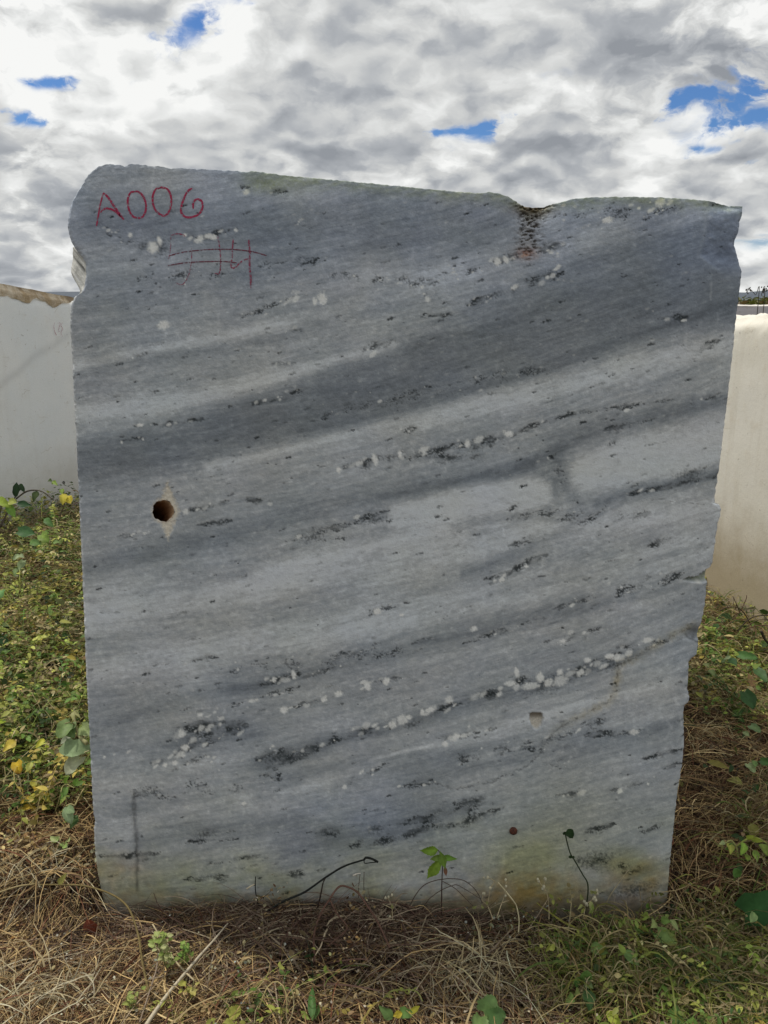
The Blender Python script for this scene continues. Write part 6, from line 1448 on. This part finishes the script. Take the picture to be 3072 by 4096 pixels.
    plant('broad_leaf_weed', G(2340, 3990), 'dark green rosette of rounded leaves near the bottom edge', 'plant', [([G(2340, 4010, .0), G(2340, 3940, .04)], .0018, .0012, TN)],
          [LF(cz21, 300, 1330, 350, 1260, 1.50, .045, .045, (.13, .24, .06), shape='heart'), LF(cz21, 270, 1350, 225, 1330, 1.50, .03, .03, (.08, .17, .04), shape='heart'), LF(cz21, 310, 1340, 360, 1380, 1.50, .035, .024, (.22, .30, .12), serr=.2), LF(cz21, 330, 1400, 350, 1540, 1.46, .06, .04, (.05, .11, .03)), LF(cz21, 225, 1440, 185, 1490, 1.46, .038, .03, (.20, .30, .08)), LF(cz21, 240, 1410, 270, 1430, 1.47, .03, .025, (.30, .36, .12), serr=.2)])
    plant('broad_leaf_weed', G(2700, 4060), 'small green leaf over dark leaves at the bottom right', 'plant', [([G(2700, 4080, .0), G(2695, 4020, .04)], .0016, .001, TN)],
          [LF(cz21, 940, 1600, 990, 1540, 1.44, .04, .03, (.14, .25, .06), shape='heart'), LF(cz21, 960, 1590, 1000, 1620, 1.44, .035, .03, (.08, .15, .04)), LF(cz21, 470, 1560, 560, 1650, 1.42, .06, .03, (.34, .40, .05), serr=.15)])
    plant('broad_leaf_weed', G(1960, 4090), 'lobed green leaf clump at the bottom edge below the straw tuft', 'plant', [([G(1960, 4110, .0), G(1960, 4050, .03)], .0016, .001, TN)],
          [LF(cz15, 800, 1560, 850, 1500, 1.45, .05, .06, (.13, .22, .07), shape='heart', serr=.25), LF(cz15, 840, 1600, 930, 1590, 1.43, .05, .05, (.10, .19, .06), shape='heart', serr=.2), LF(cz15, 780, 1600, 770, 1670, 1.42, .05, .05, (.16, .25, .08), shape='heart', serr=.2)])
    plant('broad_leaf_weed', G(1610, 4080), 'small green and yellow leaved weed at the bottom edge', 'plant', [([G(1610, 4100, .0), G(1610, 4050, .03)], .0016, .001, TN)],
          [LF(cz15, 190, 1560, 260, 1580, 1.45, .035, .03, (.15, .27, .07), shape='heart'), LF(cz15, 250, 1570, 320, 1530, 1.45, .04, .018, (.44, .42, .05), serr=.2), LF(cz15, 200, 1570, 145, 1590, 1.45, .03, .02, (.55, .44, .05), serr=.2), LF(cz15, 130, 1610, 60, 1550, 1.43, .05, .03, (.12, .2, .06))])
    plant('grass_sprout', G(1240, 4090), 'dark green upright blade sprout at the bottom centre', 'grass sprout', [],
          [LF(cz8, 830, 1630, 820, 1450, 1.46, .10, .026, (.06, .14, .03), shape='lance', up=(0, -1, .1)), LF(cz8, 810, 1620, 750, 1570, 1.45, .05, .016, (.2, .26, .06), shape='lance'), LF(cz8, 845, 1620, 870, 1530, 1.45, .06, .014, (.10, .18, .05), shape='lance')])
    plant('broad_leaf_weed', G(930, 4080), 'yellow lobed leaf at the bottom edge left of centre', 'plant', [([G(930, 4100, .0), G(930, 4060, .03)], .0016, .001, TN)],
          [LF(cz8, 215, 1590, 290, 1540, 1.45, .045, .035, (.44, .46, .10), shape='heart', serr=.2), LF(cz8, 180, 1630, 220, 1660, 1.43, .04, .03, (.36, .38, .1))])
    # dead leaves in front
    k = 0
    for (x, y, s_, lab) in [(200, 1230, .045, 'brown crumpled dead leaf in the straw at front left of centre'), (340, 1310, .05, 'wide flat brown dead leaf lying below the crumpled one'), (440, 1400, .045, 'tan dead leaf on the soil just right of the flat brown leaf'), (640, 1360, .03, 'small pinkish tan dead leaf at front centre')]:
        b_ = G(*cz8(x, y), .03); V, F, C, _ = leaf_geo(b_, (math.cos(k*1.9), math.sin(k*1.9), .15), (0, -.2, 1), s_, s_*.9, [(.26, .15, .08), (.24, .13, .06), (.30, .20, .09), (.30, .17, .12)][k], fold=.3, shape='heart', seed=k, serr=.25)
        o = mesh_np('dead_leaf', V, F, M_LEAF, None, C); tag(o, lab, 'leaf'); k += 1
    b_ = G(*cz0(640, 880), .05); V, F, C, _ = leaf_geo(b_, (.3, -.2, -.5), (0, -1, .5), .05, .035, (.20, .055, .03), fold=.3, shape='ovate', seed=3)
    tag(mesh_np('dead_leaf', V, F, M_LEAF, None, C), 'dark red dead leaf at the left foot of the marble', 'leaf')
    # bright straw tussocks
    def tuft(name, label, cpx, z, n, Lr, spread, cols, seed, lean=(0, 0)):
        rng = np.random.default_rng(seed); c = G(*cpx)
        a_ = rng.uniform(0, 6.28, n); r_ = spread*np.sqrt(rng.random(n))
        b_ = np.stack([c[0]+r_*np.cos(a_)*1.5, c[1]+r_*np.sin(a_)*.8, heap(np.full(n, c[0]), np.full(n, c[1]))+rng.uniform(.01, z, n)], -1)
        V, F, C = ribbons(b_, rng.uniform(0, 6.28, n), rng.uniform(*Lr, n)*.72, rng.uniform(.0, .03, n), rng.normal(0, .55, n), rng.uniform(.0012, .0026, n), palette(rng, n, cols, [1]*len(cols), .25)*.78, rng, K=9, tilt=rng.uniform(-.15, .12, n))
        m_ = in_block(V.reshape(n, -1, 3)[..., 0], V.reshape(n, -1, 3)[..., 1]).any(1)
        V3 = V.reshape(n, -1, 3)[~m_]; C = C.reshape(n, -1, 3)[~m_]; mm, kk = V3.shape[:2]; i = (np.arange(mm)[:, None]*kk + np.arange(kk//2-1)[None]*2).ravel()
        tag(mesh_np(name, V3.reshape(-1, 3), np.stack([i, i+1, i+3, i+2], -1), M_STRAW, None, C.reshape(-1, 3)), label, 'grass tuft')
    tuft('grass_tuft', 'pale yellow flattened straw tuft before the marble, right of centre', (1900, 3920), .06, 210, (.08, .24), .075, [(.56, .47, .28), (.48, .38, .21), (.62, .54, .36)], 1)
    tuft('grass_tuft', 'small golden straw tuft against the right edge of the marble', (2800, 3020), .10, 150, (.08, .2), .06, [(.50, .40, .20), (.42, .30, .15), (.55, .46, .27)], 2)
    tuft('grass_tuft', 'pale ragged straw tuft at the left edge near the vine', (130, 3560), .09, 240, (.08, .26), .10, [(.52, .46, .30), (.44, .37, .22), (.56, .52, .38)], 3)
    tuft('grass_tuft', 'bleached straw tuft in the bottom left corner', (130, 4060), .07, 200, (.08, .24), .10, [(.54, .46, .28), (.45, .36, .20), (.6, .54, .38)], 4)
    # weeds standing beyond the cream block, against the sky
    Yw = 6.2
    def far_weed(x0, top, label, seed):
        rng = np.random.default_rng(seed); c9 = lambda x, y: (2772+x*300/1659, 1050+y*300/1659)
        base = W(*c9(x0, 920), Yw); root = np.array([base[0], base[1], 0])
        st = [([root, base, W(*c9(x0-60, 720), Yw), W(*c9(*top), Yw)], .0035, .0015, (.05, .045, .03))]; bd = []
        for k in range(5):
            p = W(*c9(top[0]+rng.uniform(-70, 70), top[1]+rng.uniform(-40, 60)), Yw); st.append(([W(*c9(x0-40, 700), Yw)*.5+W(*c9(*top), Yw)*.5, p], .0014, .0009, (.06, .05, .04)))
            for q in range(2): bd.append((p+rng.normal(0, .012, 3), .0045, (.07, .06, .05)))
        plant('tall_weed', root, label, 'weed', st, [], None, bd)
    far_weed(1440, (1230, 560), 'bare bent weed stem against the sky beyond the cream block', 5)
    far_weed(1570, (1600, 590), 'dark seed headed weed against the sky at the right edge', 6)
build_plants()
